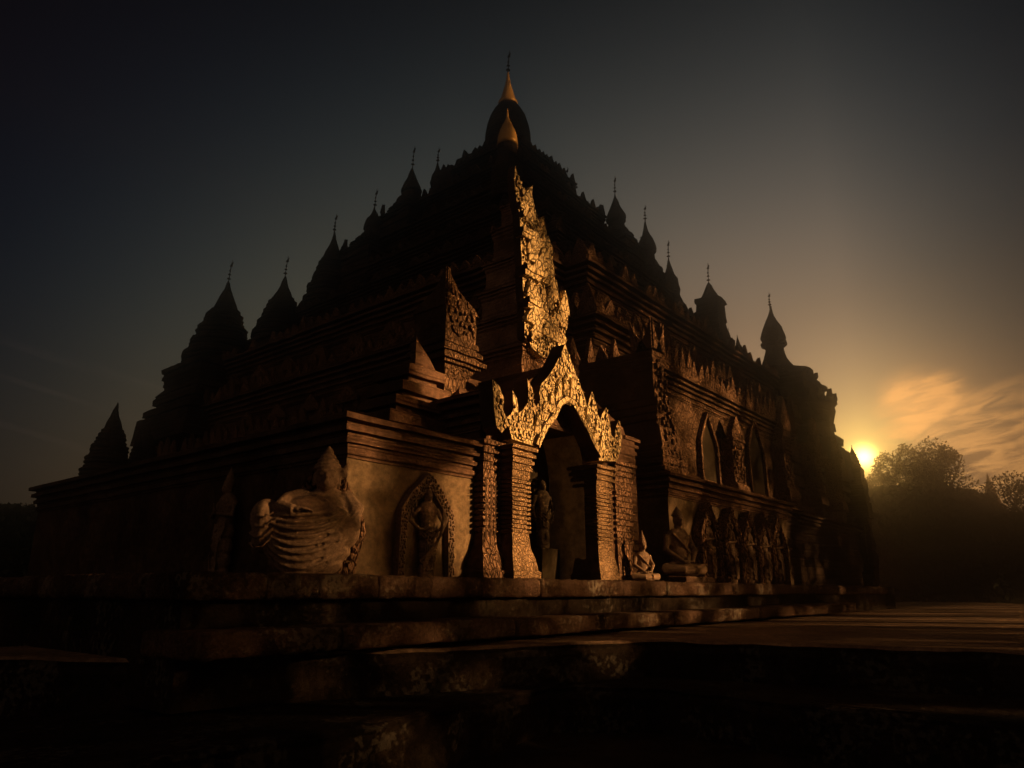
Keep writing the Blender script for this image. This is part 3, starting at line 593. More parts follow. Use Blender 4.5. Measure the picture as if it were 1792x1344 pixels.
# upper wall on the right wing with dark niches between flame-topped piers
mb = MB(); Y2 = YR+.75; zt = zb2+2.55
stack(mb, [(xq+1.1,Y2),(xc+3.5,Y2),(xc+3.5,12),(xq+1.1,12)], [(zb2,.15)]+moulds(zb2,zb2+.35,.25,3,False)+[(zb2+.35,0),(zt,0)]+moulds(zt,zt+.7,.3,5), .4, .025)
uw = mb.build('upper_wall', M['relic']); reparent(uw, base)
mb = MB(); antefixes(mb, [(xq+1.1,Y2),(xc+3.5,Y2),(xc+3.5,Y2+.2),(xq+1.1,Y2+.2)], zt+.7, .42, .85, off=.2, vis=True, skip=.05)
p_ = mb.build('parapet', M['carved']); p_.parent = uw; p_.matrix_parent_inverse = Matrix.Identity(4)
def niche_pier(px, ytop, ybot, Y, w, nm='niche_pier'):
    t = on_y(px, ytop, Y); b = on_y(px, ybot, Y); mb = MB(); x = t.x; H = t.z-b.z
    stack(mb, [(x-w/2,Y-.35),(x+w/2,Y-.35),(x+w/2,Y+.2),(x-w/2,Y+.2)], [(b.z,.12),(b.z+.1*H,.1),(b.z+.14*H,0),(b.z+.6*H,-.03)]+moulds(b.z+.6*H,b.z+.72*H,.1,2), .2, .03, 3)
    leaf_shape(mb, (x, Y-.3, b.z+.71*H), (1,0,0), (0,-1,0), w*1.2, H*.32, .2)
    nubs_on(mb, [(x-w/2,b.z),(x+w/2,b.z),(x+w/2,b.z+.7*H),(x-w/2,b.z+.7*H)], lambda s, z: (s, Y-.36, z), (1,0,0), (0,-1,0), .07, .9, .06)
    o = mb.build(nm, M['carved']); reparent(o, base)
for (px, yt, yb, w) in ((1268,735,862,.75),(1352,700,875,.8),(1408,738,880,.7),(1446,770,890,.6)): niche_pier(px, yt, yb, Y2-.1, w)
def pointed_niche(px, ytop, ybot, Y, w, par, mat='carved'):
    """pointed hood with dark recess"""
    t = on_y(px, ytop, Y); b = on_y(px, ybot, Y); mb = MB(); x = t.x; H = t.z-b.z; w2 = w*.86
    out = [(x-w/2,b.z),(x-w2/2,b.z),(x-w2/2,b.z+.55*H),(x,b.z+.95*H),(x+w2/2,b.z+.55*H),(x+w2/2,b.z),(x+w/2,b.z),(x+w/2,b.z+.58*H),(x+w*.26,b.z+.8*H),(x,t.z),(x-w*.26,b.z+.8*H),(x-w/2,b.z+.58*H)]
    slab(mb, out, Y-.16, Y+.02)
    m2 = MB(); slab(m2, [(x-w2/2,b.z),(x+w2/2,b.z),(x+w2/2,b.z+.55*H),(x,b.z+.94*H),(x-w2/2,b.z+.55*H)], Y-.05, Y+.01); rc = m2.build('recess', M['soot'])  # dark panel paints the niche shade into the recess
    o = mb.build('niche', M[mat]); reparent(o, par); rc.parent = o; rc.matrix_parent_inverse = Matrix.Identity(4); return o
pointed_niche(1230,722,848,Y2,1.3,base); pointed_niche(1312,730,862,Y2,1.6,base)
# far right retaining run behind the wing
mb = MB(); stack(mb, [(xc,9.4),(38,9.4),(38,16),(xc,16)], [(GZ,.1),(PLZ,.1),(PLZ,0),(2.4,0)]+moulds(2.4,3.0,.25,4), .6, .04); reparent(mb.build('wall', M['dark']), base)

# ------------------------------------------------------------------ platform, steps and ground
plat = empty('stone_platform', (10, 7.5, 0)); tag(plat, 'weathered stone platform with rounded lichen-covered coping blocks under the shrine', 'platform')
YE = 7.45
mb = MB(); x0 = on_y(327, 1003, YE).x
stack(mb, [(x0+.12,YE+.25),(36,YE+.25),(36,12),(8,12),(8,24),(x0+.12,24)], [(-1.2,0),(PLZ-.02,0)], .6, .02); reparent(mb.build('core', M['ledge']), plat)
brk = [327,470,560,665,755,845,946,1090,1166,1290,1440]
xs = [on_y(p, 1005, YE).x for p in brk]
zl = -.09
def block(mb, x0, x1, y0, y1, z0, z1, r=.06, ja=.025, js=2.5):
    P = [(x0+r,y0+r),(x1-r,y0+r),(x1-r,y1-r),(x0+r,y1-r)]; zm = (z0+z1)/2
    stack(mb, P, [(z0,r*.2),(z0+r*.5,r*.8),(z0+r,r),(zm,r*1.1),(z1-r,r),(z1-r*.4,r*.75),(z1,r*.1)], .07 if x1-x0 < 8 else .2, ja*1.5, js*1.8)
for i in range(len(xs)-1):
    mb = MB(); block(mb, xs[i]+.008, xs[i+1]-.012, YE+random.uniform(-.02,.02), YE+.9, zl, PLZ+random.uniform(-.008,.008), .04, .012, 5)
    reparent(mb.build('coping_block', M['coping'], smooth=True), plat)
ys = [YE+.92]+[YE+.92+k*1.6 for k in range(1, 9)]
for i in range(len(ys)-1):
    mb = MB(); block(mb, x0+random.uniform(-.02,.02), x0+.9, ys[i]+.01, ys[i+1]-.01, zl, PLZ, .06, .022, 4); reparent(mb.build('coping_block', M['coping'], smooth=True), plat)
mb = MB(); block(mb, xs[-1], 34, YE+.03, YE+.9, zl-.02, PLZ-.02, .06, .03, 3); reparent(mb.build('coping_block', M['coping'], smooth=True), plat)
# step below
step = empty('stone_step', (10, 7, -.6)); tag(step, 'cracked stone step running below the platform coping', 'step')
zst = -.38
for i, (a, b) in enumerate([(335,600),(600,760),(760,905),(905,1060),(1060,1180),(1180,1330),(1330,1500)]):
    xa_, xb_ = on_z(a, 1082, zst).x, None
    Yst = 6.95
    xa_ = on_y(a, 1080, Yst).x; xb_ = on_y(b, 1080, Yst).x
    mb = MB(); block(mb, xa_+.01, xb_-.02, Yst+random.uniform(-.025,.025), Yst+1.0, -.64, zst+random.uniform(-.012,.012), .035, .016, 4); reparent(mb.build('step_block', M['coping'], smooth=True), step)
def topslab(name, pix, z, zb, mat, extra=[], seg=.25, ja=.03):
    P = [tuple(on_z(x, y, z)[:2]) for (x, y) in pix]+extra
    a = sum(P[i-1][0]*P[i][1]-P[i][0]*P[i-1][1] for i in range(len(P)))
    if a < 0: P.reverse()
    mb = MB(); stack(mb, P, [(zb,0),(z-.3,.0),(z-.16,.03),(z-.08,0),(z-.03,.02),(z,-.03)], seg, ja, 2.3)
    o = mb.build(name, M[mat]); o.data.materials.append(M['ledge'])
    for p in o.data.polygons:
        if abs(p.normal.z) < .5: p.material_index = 1  # upright faces get the darker ledge material, shade put into colour
    return o
zg = -.72
o = topslab('upper_ledge', [(-500,1150),(0,1150),(320,1152),(740,1136),(1135,1119),(1450,1129),(1792,1141),(2300,1158)], zg, -1.45, 'paving', [(26,-10),(60,8),(60,12),(2,12),(-6,26)])
tag(o, 'broad worn stone ledge catching warm light along its edge', 'ledge')
zg2 = -1.25
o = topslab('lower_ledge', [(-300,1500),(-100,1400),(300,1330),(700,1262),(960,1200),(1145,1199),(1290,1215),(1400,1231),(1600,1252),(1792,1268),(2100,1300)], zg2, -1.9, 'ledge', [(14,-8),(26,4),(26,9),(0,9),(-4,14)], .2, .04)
tag(o, 'rough dark lower ledge with pale lichen spots in the foreground', 'ledge')
mb = MB(); g = 60
for j in range(g+1):
    for i in range(g+1):
        x = -44+165*i/g; y = -39+113*j/g; mb.v.append((x, y, -1.85))
for j in range(g):
    for i in range(g): q = j*(g+1)+i; mb.f.append((q, q+1, q+g+2, q+g+1))
gr = mb.build('ground', M['soil']); tag(gr, kind='structure')

# ------------------------------------------------------------------ trees and far things
def crown(mb, c, rx, ry, rz, n, ls, clumps=18):
    cl = [(Vector((random.gauss(0,.45), random.gauss(0,.45), random.uniform(-.6,.78))), random.uniform(.17,.42)) for _ in range(clumps)]
    for _ in range(n):
        k, r = random.choice(cl); d = Vector((random.gauss(0,1), random.gauss(0,1), random.gauss(0,1))).normalized()*r*random.uniform(.5,1.05)
        p = k+d
        if p.length > 1.12: continue
        p = Vector((c[0]+p.x*rx, c[1]+p.y*ry, c[2]+p.z*rz)); s = ls*random.uniform(.6,1.4)
        a = Vector((random.gauss(0,1), random.gauss(0,1), random.gauss(0,1))).normalized(); b = a.cross(Vector((random.gauss(0,1), random.gauss(0,1), random.gauss(0,1)))).normalized()
        mb.add([p-a*s, p+b*s*.45, p+a*s, p-b*s*.45], [(0,1,2,3)])
def tree(name, px, ytop, D, rx, rz, lab, n=9000, ls=.16, zb=-1.85, cat='tree', grp=None, trunk=True, clumps=18):
    t = at_d(px, ytop, D); e = empty(name, (t.x, t.y, zb)); tag(e, lab, cat, grp)
    random.seed(px); mb = MB(); crown(mb, (t.x, t.y, t.z-rz), rx, rx, rz, n, ls, clumps); reparent(mb.build('crown', M['leaf']), e)
    if trunk:
        mb = MB(); zc_ = t.z-rz
        tube(mb, [(t.x,t.y,zb),(t.x+.1,t.y,zb+(zc_-zb)*.6),(t.x-.1,t.y+.1,zc_+rz*.3)], [rx*.09,rx*.07,rx*.03], 8)
        for q in range(7):
            a = 2*pi*q/7+random.random(); z_ = zc_-rz*random.uniform(.1,.7)
            tube(mb, [(t.x,t.y,z_),(t.x+cos(a)*rx*.35,t.y+sin(a)*rx*.35,z_+rz*.4),(t.x+cos(a)*rx*.7,t.y+sin(a)*rx*.7,z_+rz*random.uniform(.6,1.1))], [rx*.035,rx*.022,rx*.008], 5)
        reparent(mb.build('trunk', M['bark']), e)
    return e
tree('broad_tree', 1606, 778, 86, 6.6, 8.0, 'rounded leafy tree just right of the setting sun', 60000, .19, clumps=60)
tree('broad_tree', 1662, 860, 80, 5.0, 5.2, 'lower leafy tree between the round tree and the thin spire', 30000, .18, clumps=40, grp=None)
tree('feathery_tree', 1790, 828, 70, 4.5, 4.2, 'dark feathery tree cut by the right edge of the picture', 7000, .16, clumps=22)
tree('feathery_tree', 1845, 860, 64, 4.5, 4.2, 'dense dark tree lowest at the right edge', 7000, .16, clumps=22)
# dark undergrowth
def hedge(name, pixs, D, h, n, ls, lab, cat='hedge'):
    e = None; mb = MB()
    for i in range(len(pixs)-1):
        a = at_d(pixs[i][0], pixs[i][1], D); b = at_d(pixs[i+1][0], pixs[i+1][1], D)
        for _ in range(n):
            t = random.random(); tp = a.z*(1-t)+b.z*t+.5*noise.noise(Vector((a.x+t*7, i, 3)))+.25*noise.noise(Vector((t*40, i, 9)))
            z = tp-abs(random.gauss(0, .25))-random.random()**1.6*(tp+1.85)*.98
            p = Vector((a.x*(1-t)+b.x*t+random.gauss(0,.8), a.y*(1-t)+b.y*t+random.gauss(0,.8), z)); s = ls*random.uniform(.6,1.4)
            u = Vector((random.gauss(0,1), random.gauss(0,1), random.gauss(0,1))).normalized(); w = u.cross(Vector((random.gauss(0,1), random.gauss(0,1), random.gauss(0,1)))).normalized()
            mb.add([p-u*s, p+w*s*.6, p+u*s, p-w*s*.6], [(0,1,2,3)])
    o = mb.build(name, M['leaf']); tag(o, lab, cat); return o
hedge('undergrowth', [(1495,880),(1540,856),(1600,858),(1670,884),(1740,908),(1800,900),(1900,895)], 76, 6, 6000, .4, 'dark mass of undergrowth beneath the trees right of the temple', 'undergrowth')
hedge('hedge', [(-160,890),(-60,888),(20,886),(80,893),(130,900),(200,902)], 46, 6, 4200, .22, 'low leafy hedge at the left horizon beside the terrace end')
# distant spire
sp = at_d(1727, 828, 90); mb = MB(); r = 2.6
b0 = -1.85; h = sp.z-b0
lathe(mb, (sp.x, sp.y, b0), [(r*1.6,0),(r*1.6,h*.3),(r*1.2,h*.32),(r*1.2,h*.48),(r*.95,h*.5),(r*.8,h*.6),(r*.55,h*.7),(r*.33,h*.8),(r*.16,h*.9),(r*.06,h*.96),(.02,h)], 14, .04, 1)
o = mb.build('distant_pagoda', M['dark']); tag(o, 'small far pagoda with a thin pointed spire between the trees', 'pagoda')

# ------------------------------------------------------------------ statues
def statue(name, mb, loc, yaw, lab, cat='statue', vox=.02, mat='statue', sc=1, grp=None, sm=4):
    o = mb.build(name, M[mat]); o.location = loc; o.rotation_euler = (0,0,yaw); o.scale = (sc,sc,sc)
    r = o.modifiers.new('remesh', 'REMESH'); r.mode = 'VOXEL'; r.voxel_size = vox; r.use_smooth_shade = True
    s = o.modifiers.new('smooth', 'SMOOTH'); s.iterations = sm; s.factor = .5
    tag(o, lab, cat, grp); return o
def face(mb, c, s, fy=-1):
    """head with brow, eyes, nose, lips, ears; s = head half height"""
    x, y, z = c
    ell(mb, (x, y, z), (s*.72, s*.82, s)); ell(mb, (x, y-s*.35, z-s*.35), (s*.5, s*.5, s*.55))
    tube(mb, [(x, y-s*.72, z+s*.25),(x, y-s*.98, z-s*.12),(x, y-s*.86, z-s*.2)], [s*.07,s*.15,s*.12], 6)
    for q in (-1, 1):
        tube(mb, [(x+q*s*.08, y-s*.8, z+s*.28),(x+q*s*.32, y-s*.76, z+s*.36),(x+q*s*.56, y-s*.56, z+s*.24)], s*.07, 5)
        ell(mb, (x+q*s*.3, y-s*.7, z+s*.1), (s*.16, s*.1, s*.08))
        ell(mb, (x+q*s*.76, y, z-s*.15), (s*.1, s*.2, s*.48))
    ell(mb, (x, y-s*.82, z-s*.42), (s*.25, s*.12, s*.06)); ell(mb, (x, y-s*.8, z-s*.54), (s*.2, s*.12, s*.07))
def crownhat(mb, c, s, h):
    x, y, z = c
    lathe(mb, (x, y, z), [(s*.8,0),(s*.86,.08*h),(s*.7,.12*h),(s*.76,.22*h),(s*.6,.28*h),(s*.64,.4*h),(s*.45,.46*h),(s*.48,.56*h),(s*.3,.64*h),(s*.2,.8*h),(s*.05,h)], 12)
def fingers(mb, c, d, l, r, spread, up=(0,0,1)):
    d = Vector(d).normalized(); u = Vector(up); sd = d.cross(u).normalized()
    for i, k in enumerate((-1.5,-.5,.5,1.5)):
        ln = l*(.85,1,.95,.75)[i]; p = Vector(c)+sd*(k*spread)
        tube(mb, [p, p+d*ln*.5+u*.01, p+d*ln-u*.012], [r,r*.9,r*.6], 5)
    p = Vector(c)+sd*(-1.9*spread)-d*l*.35; tube(mb, [p, p-sd*l*.3+d*l*.3, p-sd*l*.28+d*l*.6], [r*1.1,r,r*.7], 5)
# --- large draped seated figure on the platform corner, pointed stone back-slab
mb = MB()
# swelling lap and robe, wider at the top, filled up to the waist
for (z, rx, ry) in ((.08,.36,.28),(.2,.47,.36),(.34,.56,.42),(.48,.6,.44),(.62,.6,.42),(.74,.52,.36),(.86,.4,.3)): ell(mb, (-.05, -.03, z), (rx, ry, .2))
ell(mb, (.12, .04, .92), (.36,.25,.24)); ell(mb, (.16, .05, 1.02), (.27,.2,.16))
ell(mb, (-.58, -.06, .76), (.2,.27,.24)); ell(mb, (-.58,-.1,.58), (.16,.24,.28))            # left knee under the robe
ell(mb, (.44, -.08, .6), (.17,.24,.22))
BOWL = ((.02,.3,.22),(.08,.36,.28),(.2,.47,.36),(.34,.56,.42),(.48,.6,.44),(.62,.6,.42),(.74,.56,.38),(.86,.48,.33),(1.0,.4,.28))
def bowl(z):
    z = max(.02, min(1.0, z))
    for k in range(len(BOWL)-1):
        a_, b_ = BOWL[k], BOWL[k+1]
        if z <= b_[0]: t = (z-a_[0])/(b_[0]-a_[0]); return a_[1]*(1-t)+b_[1]*t, a_[2]*(1-t)+b_[2]*t
for (rx, cz, rz) in ((.50,.86,.08),(.51,.86,.17),(.53,.86,.26),(.54,.85,.35),(.55,.84,.44),(.56,.83,.52),(.57,.82,.60),(.57,.80,.67),(.56,.76,.72)):   # swags sweeping from knee to hip
    pts = []
    for j in range(21):
        a = pi*(1.0+j/20.0); x = -.06+rx*cos(a); z = max(.05, cz+rz*sin(a)+.05*cos(a)); bx, by = bowl(z)
        q = min(.985, abs(x+.05)/bx); y = -.03-by*sqrt(1-q*q)-.012
        pts.append((max(-.05-bx*.985, min(-.05+bx*.985, x)), y, z))
    tube(mb, pts, [.012+.014*sin(pi*j/20) for j in range(21)], 7)
for k in range(4): tube(mb, [(-.76,-.12,.80-.12*k),(-.68,-.29,.76-.13*k),(-.56,-.36,.74-.12*k),(-.46,-.37,.8-.1*k)], .014, 6)
tube(mb, [(-.1,.02,1.06),(-.34,-.08,.98),(-.4,-.28,.88),(-.22,-.42,.84)], [.12,.11,.09,.06], 9)
tube(mb, [(.36,.02,1.06),(.54,-.06,.88),(.52,-.2,.66),(.36,-.34,.56)], [.13,.12,.1,.07], 9)
ell(mb, (-.16,-.43,.84), (.07,.045,.04)); fingers(mb, (-.12,-.45,.84), (1,-.1,-.1), .14, .018, .026)
ell(mb, (.32,-.39,.53), (.07,.045,.045)); fingers(mb, (.29,-.41,.52), (-.6,-.2,-.8), .14, .018, .026, (0,-1,0))
for i in range(5): tube(mb, [(.02+.02*i,-.17-.02*i,1.06-.03*i),(.2+.03*i,-.26-.01*i,.94-.05*i),(.44,-.22,.82-.05*i)], .022, 5)
ell(mb, (.15,.0,1.13), (.13,.13,.12)); face(mb, (.14,-.04,1.30), .215); crownhat(mb, (.14,.0,1.40), .23, .34)
leaf_shape(mb, (.34,-.02,1.3), (1,0,0), (0,-1,0), .12, .22, .06, curl=.6)
p = at_d(548, 1000, 9.25)
def seat_of(px, Y): q = on_y(px, 1000, Y); return q
q = on_y(545, 1000, 7.95)
st1 = statue('seated_statue', mb, (q.x, 8.0, PLZ-.05), radians(-38), 'large seated stone figure with swirling robe folds on the left corner of the platform', vox=.016, sm=3)
# its pointed back-slab: part of the statue
mb = MB(); ol = [(-.28,0),(-.34,.5),(-.3,.95),(-.1,1.35),(.17,1.74),(.34,1.42),(.5,1.1),(.66,.78),(.7,.6),(.62,.35),(.56,0)]
n = len(ol); mb.add([(x,.16,z) for x, z in ol]+[(x,.34,z) for x, z in ol], [tuple(range(n)), tuple(n+i for i in reversed(range(n)))]+[(i, n+i, n+(i+1) % n, (i+1) % n) for i in range(n)])
nubs_on(mb, ol, lambda s, z: (s, .16, z), (1,0,0), (0,-1,0), .045, 1.0, .035)
bs = mb.build('back_slab', M['carved'], parent=st1)

# --- standing figure in a pointed frame on the left wing wall
def stand_fig(mb, H, folds=True, arms='pray', crown_h=.3):
    s = H/1.75
    for (z, rx, ry) in ((.1,.2,.13),(.35,.19,.14),(.6,.2,.15),(.85,.22,.15),(1.02,.17,.13),(1.2,.2,.14),(1.35,.23,.14)): ell(mb, (0,0,z*s), (rx*s, ry*s, .2*s))
    ell(mb, (0,0,1.5*s), (.07*s,.07*s,.1*s)); face(mb, (0,-.02*s,1.62*s), .125*s)
    if crown_h: crownhat(mb, (0,0,1.68*s), .13*s, crown_h*s)
    if arms == 'pray':
        for q in (-1,1): tube(mb, [(q*.24*s,0,1.38*s),(q*.33*s,-.08*s,1.12*s),(q*.06*s,-.22*s,1.16*s)], [.07*s,.055*s,.035*s], 7)
        ell(mb, (0,-.24*s,1.22*s), (.04*s,.03*s,.1*s)); fingers(mb, (0,-.25*s,1.27*s), (0,-.1,1), .1*s, .012*s, .018*s, (0,-1,0))
    elif arms == 'swing':
        tube(mb, [(-.23*s,0,1.38*s),(-.42*s,-.06*s,1.22*s),(-.52*s,-.1*s,1.42*s)], [.07*s,.055*s,.04*s], 7); fingers(mb, (-.52*s,-.1*s,1.45*s), (-.3,0,1), .1*s, .012*s, .018*s, (0,-1,0))
        tube(mb, [(.23*s,0,1.38*s),(.38*s,-.06*s,1.1*s),(.2*s,-.2*s,.95*s)], [.07*s,.055*s,.04*s], 7); fingers(mb, (.18*s,-.2*s,.94*s), (-1,0,-.2), .1*s, .012*s, .018*s)
    else:
        for q in (-1,1):
            tube(mb, [(q*.24*s,0,1.38*s),(q*.32*s,-.02*s,1.05*s),(q*.28*s,-.06*s,.78*s)], [.07*s,.055*s,.04*s], 7); fingers(mb, (q*.27*s,-.07*s,.75*s), (0,-.1,-1), .1*s, .012*s, .018*s, (0,-1,0))
    if folds:
        for i in range(7):
            x = (-.15+.05*i)*s; tube(mb, [(x*1.5+.1*s,-.13*s,1.0*s),(x,-.17*s,.6*s),(x*.7-.02*s,-.16*s,.1*s)], .014*s, 5)
        for i in range(4):
            tube(mb, [(-.2*s,-.1*s,(1.02-.07*i)*s),(0,-.19*s,(.86-.09*i)*s),(.2*s,-.1*s,(1.04-.05*i)*s)], .016*s, 5)
pan = empty('relief_panel', (0,0,0))
xr_ = on_y(737, 1000, YW).x
pan.location = (xr_, YW, PLZ); tag(pan, 'carved standing figure in a pointed stone frame on the plain wall', 'relief')
pw = abs(on_y(787,1000,YW).x-on_y(688,1000,YW).x); ph = on_y(742, 828, YW).z-PLZ
mb = MB(); w = pw/2; ol = [(-w,0),(-w*.78,0),(-w*.72,ph*.55),(-w*.6,ph*.62),(0,ph*.86),(w*.6,ph*.62),(w*.72,ph*.55),(w*.78,0),(w,0),(w*.95,ph*.62),(w*.6,ph*.8),(0,ph),(-w*.6,ph*.8),(-w*.95,ph*.62)]
slab(mb, ol, -.14, .03); nubs_on(mb, ol, lambda s, z: (s, -.14, z), (1,0,0), (0,-1,0), .03, 1.1, .03)
mb.build('frame', M['statue'], parent=pan)
mb = MB(); slab(mb, [(-w*.78,0),(w*.78,0),(w*.72,ph*.57),(0,ph*.88),(-w*.72,ph*.57)], -.03, .03); mb.build('back_panel', M['plaster'], parent=pan)
mb = MB(); stand_fig(mb, ph*.8, arms='swing', crown_h=.22)
for i in range(6): tube(mb, [(.2+.02*i,-.16,ph*.62-.03*i),(.16-.03*i,-.22,ph*.42-.05*i),(-.02-.05*i,-.2,ph*.22-.03*i),(-.16,-.15,.08+.02*i)], .02, 6)
tube(mb, [(-.36,-.1,ph*.62),(-.42,-.12,ph*.5),(-.25,-.16,ph*.42),(-.08,-.2,ph*.44)], .035, 6)
fg = mb.build('figure', M['statue'], parent=pan); fg.location = (0,-.1,.03); fg.rotation_euler = (0,0,radians(-8))
r = fg.modifiers.new('r','REMESH'); r.mode = 'VOXEL'; r.voxel_size = .012; r.use_smooth_shade = True

# --- standing image inside the doorway
mb = MB(); stand_fig(mb, 1.75, arms='down', crown_h=.18)
q = on_y(950, 960, YP+1.05)
zf = max(.3, q.z)
H2 = on_y(950, 832, YP+1.05).z-zf
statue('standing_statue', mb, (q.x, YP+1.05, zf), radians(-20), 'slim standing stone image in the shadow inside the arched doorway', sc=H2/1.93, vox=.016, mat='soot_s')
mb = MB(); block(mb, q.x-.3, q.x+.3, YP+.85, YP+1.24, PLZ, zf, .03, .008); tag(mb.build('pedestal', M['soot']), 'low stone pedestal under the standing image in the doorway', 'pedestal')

# --- small bust with flame crown right of the doorway
def seated(mb, s=1.0, ch=.3):
    ell(mb, (0,-.05*s,.13*s), (.46*s,.3*s,.13*s))
    for q in (-1,1):
        tube(mb, [(q*.12*s,.03*s,.16*s),(q*.42*s,-.12*s,.15*s),(q*.1*s,-.32*s,.14*s)], [.13*s,.11*s,.07*s], 9)
        tube(mb, [(q*.23*s,.04*s,.78*s),(q*.33*s,-.02*s,.5*s),(q*.12*s,-.24*s,.3*s)], [.085*s,.07*s,.045*s], 8)
        ell(mb, (q*.08*s,-.28*s,.28*s), (.06*s,.04*s,.035*s))
        fingers(mb, (q*.05*s,-.3*s,.28*s), (-q,-.1,0), .11*s, .014*s, .02*s)
    for (z, rx) in ((.3,.2),(.48,.19),(.62,.22),(.76,.24)): ell(mb, (0,.03*s,z*s), (rx*s,.15*s,.17*s))
    ell(mb, (0,0,.93*s), (.08*s,.08*s,.1*s)); face(mb, (0,-.02*s,1.08*s), .14*s); crownhat(mb, (0,0,1.15*s), .15*s, ch*s)
    tube(mb, [(-.2*s,-.08*s,.82*s),(0,-.15*s,.6*s),(.2*s,-.1*s,.42*s)], .02*s, 6)
mb = MB(); seated(mb, 1, .42)
Yb_ = 7.95; q = on_y(1127, 1010, Yb_); H3 = on_y(1127, 932, Yb_).z-PLZ
statue('small_seated_statue', mb, (q.x, Yb_, PLZ), radians(-30), 'small crowned stone figure seated right of the doorway pillars', sc=H3/1.5, vox=.013)
Yc = 8.05; q = on_y(1192, 1010, Yc); H4 = on_y(1190, 880, Yc).z-PLZ
mb = MB(); seated(mb, 1, .2)
s4 = statue('meditating_statue', mb, (q.x, Yc, PLZ+.12), radians(-28), 'seated meditating stone figure at the corner of the right wing', sc=(H4-.12)/1.42, vox=.016)
mb = MB(); block(mb, q.x-.75, q.x+.75, Yc-.5, Yc+.35, PLZ-.02, PLZ+.13, .04, .02); tag(mb.build('pedestal', M['coping']), 'worn slab under the meditating figure by the right wing', 'pedestal')
# --- row of relief figures on the right wing wall
LB = ['slender draped relief figure in the first pointed niche right of the meditating figure', 'draped relief figure in the second pointed niche of the right wing wall', 'draped relief figure in the third pointed niche of the right wing wall', 'draped relief figure in the fourth niche of the right wing wall, dim', 'draped relief figure in the farthest niche of the right wing wall, hardest to see']
src = None
for i, px in enumerate((1232, 1272, 1304, 1331, 1354)):
    e = empty('niche_relief'); X = on_y(px, 1000, YR).x; e.location = (X, YR, PLZ); tag(e, LB[i], 'relief', 'relief figures along the right wing wall')
    hh = zb1-PLZ-.02; w = .62
    if src is None:
        mb = MB(); ol = [(-w,0),(-w*.7,0),(-w*.7,hh*.55),(0,hh*.86),(w*.7,hh*.55),(w*.7,0),(w,0),(w,hh*.6),(w*.5,hh*.84),(0,hh),(-w*.5,hh*.84),(-w,hh*.6)]
        slab(mb, ol, -.3, .02); nubs_on(mb, ol, lambda s, z: (s, -.3, z), (1,0,0), (0,-1,0), .05, 1, .04)
        a = mb.build('frame', M['carved'], parent=e)
        mb = MB(); stand_fig(mb, hh*.8, arms='pray', crown_h=.2); b = mb.build('figure', M['statue'], parent=e); b.location = (0,-.16,.02)
        r = b.modifiers.new('r','REMESH'); r.mode = 'VOXEL'; r.voxel_size = .02; r.use_smooth_shade = True
        src = (a, b)
    else:
        for a in src:
            c = a.copy(); COL.objects.link(c); c.parent = e
# --- standing relief on the dark left face of the base terrace
mb = MB(); stand_fig(mb, 1.75, arms='pray', crown_h=.35)
q = on_x(375, 960, 6.3)
H5 = on_x(375, 745, 6.3).z
statue('guardian_statue', mb, (6.45, q.y, PLZ-.05), radians(-90), 'shadowy standing figure against the dark left face of the terrace', sc=.95, vox=.02)

# ------------------------------------------------------------------ world
w = bpy.data.worlds.new('World'); scene.world = w; w.use_nodes = True
N = w.node_tree.nodes; L = w.node_tree.links; bg = N['Background']; out = N['World Output']
sr, _ = ray(1512, 800); S = sr.normalized(); Rr = Vector((S.y, -S.x, 0)).normalized()
SUN_AZ = atan2(S.y, S.x); SUN_EL = math.asin(S.z)
tc = N.new('ShaderNodeTexCoord'); D = tc.outputs['Generated']
def vm(op, a, b):
    n = N.new('ShaderNodeVectorMath'); n.operation = op; L.new(a, n.inputs[0]); n.inputs[1].default_value = b; return n.outputs['Value'] if op == 'DOT_PRODUCT' else n.outputs[0]
def mt(op, a, b=None, c=None, clamp=False):
    n = N.new('ShaderNodeMath'); n.operation = op; n.use_clamp = clamp
    for i, x in enumerate((a, b, c)):
        if x is None: continue
        if isinstance(x, (int, float)): n.inputs[i].default_value = x
        else: L.new(x, n.inputs[i])
    return n.outputs[0]
def mr(v, a, b, c=0, d=1, smooth=True):
    n = N.new('ShaderNodeMapRange'); n.interpolation_type = 'SMOOTHSTEP' if smooth else 'LINEAR'
    L.new(v, n.inputs['Value']); n.inputs['From Min'].default_value = a; n.inputs['From Max'].default_value = b; n.inputs['To Min'].default_value = c; n.inputs['To Max'].default_value = d
    return n.outputs['Result']
sdot = vm('DOT_PRODUCT', D, S); ang = mt('ARCCOSINE', sdot); ang = mt('DIVIDE', ang, radians(90), clamp=True)
sep = N.new('ShaderNodeSeparateXYZ'); L.new(D, sep.inputs[0]); el = sep.outputs['Z']
side = vm('DOT_PRODUCT', D, Rr)
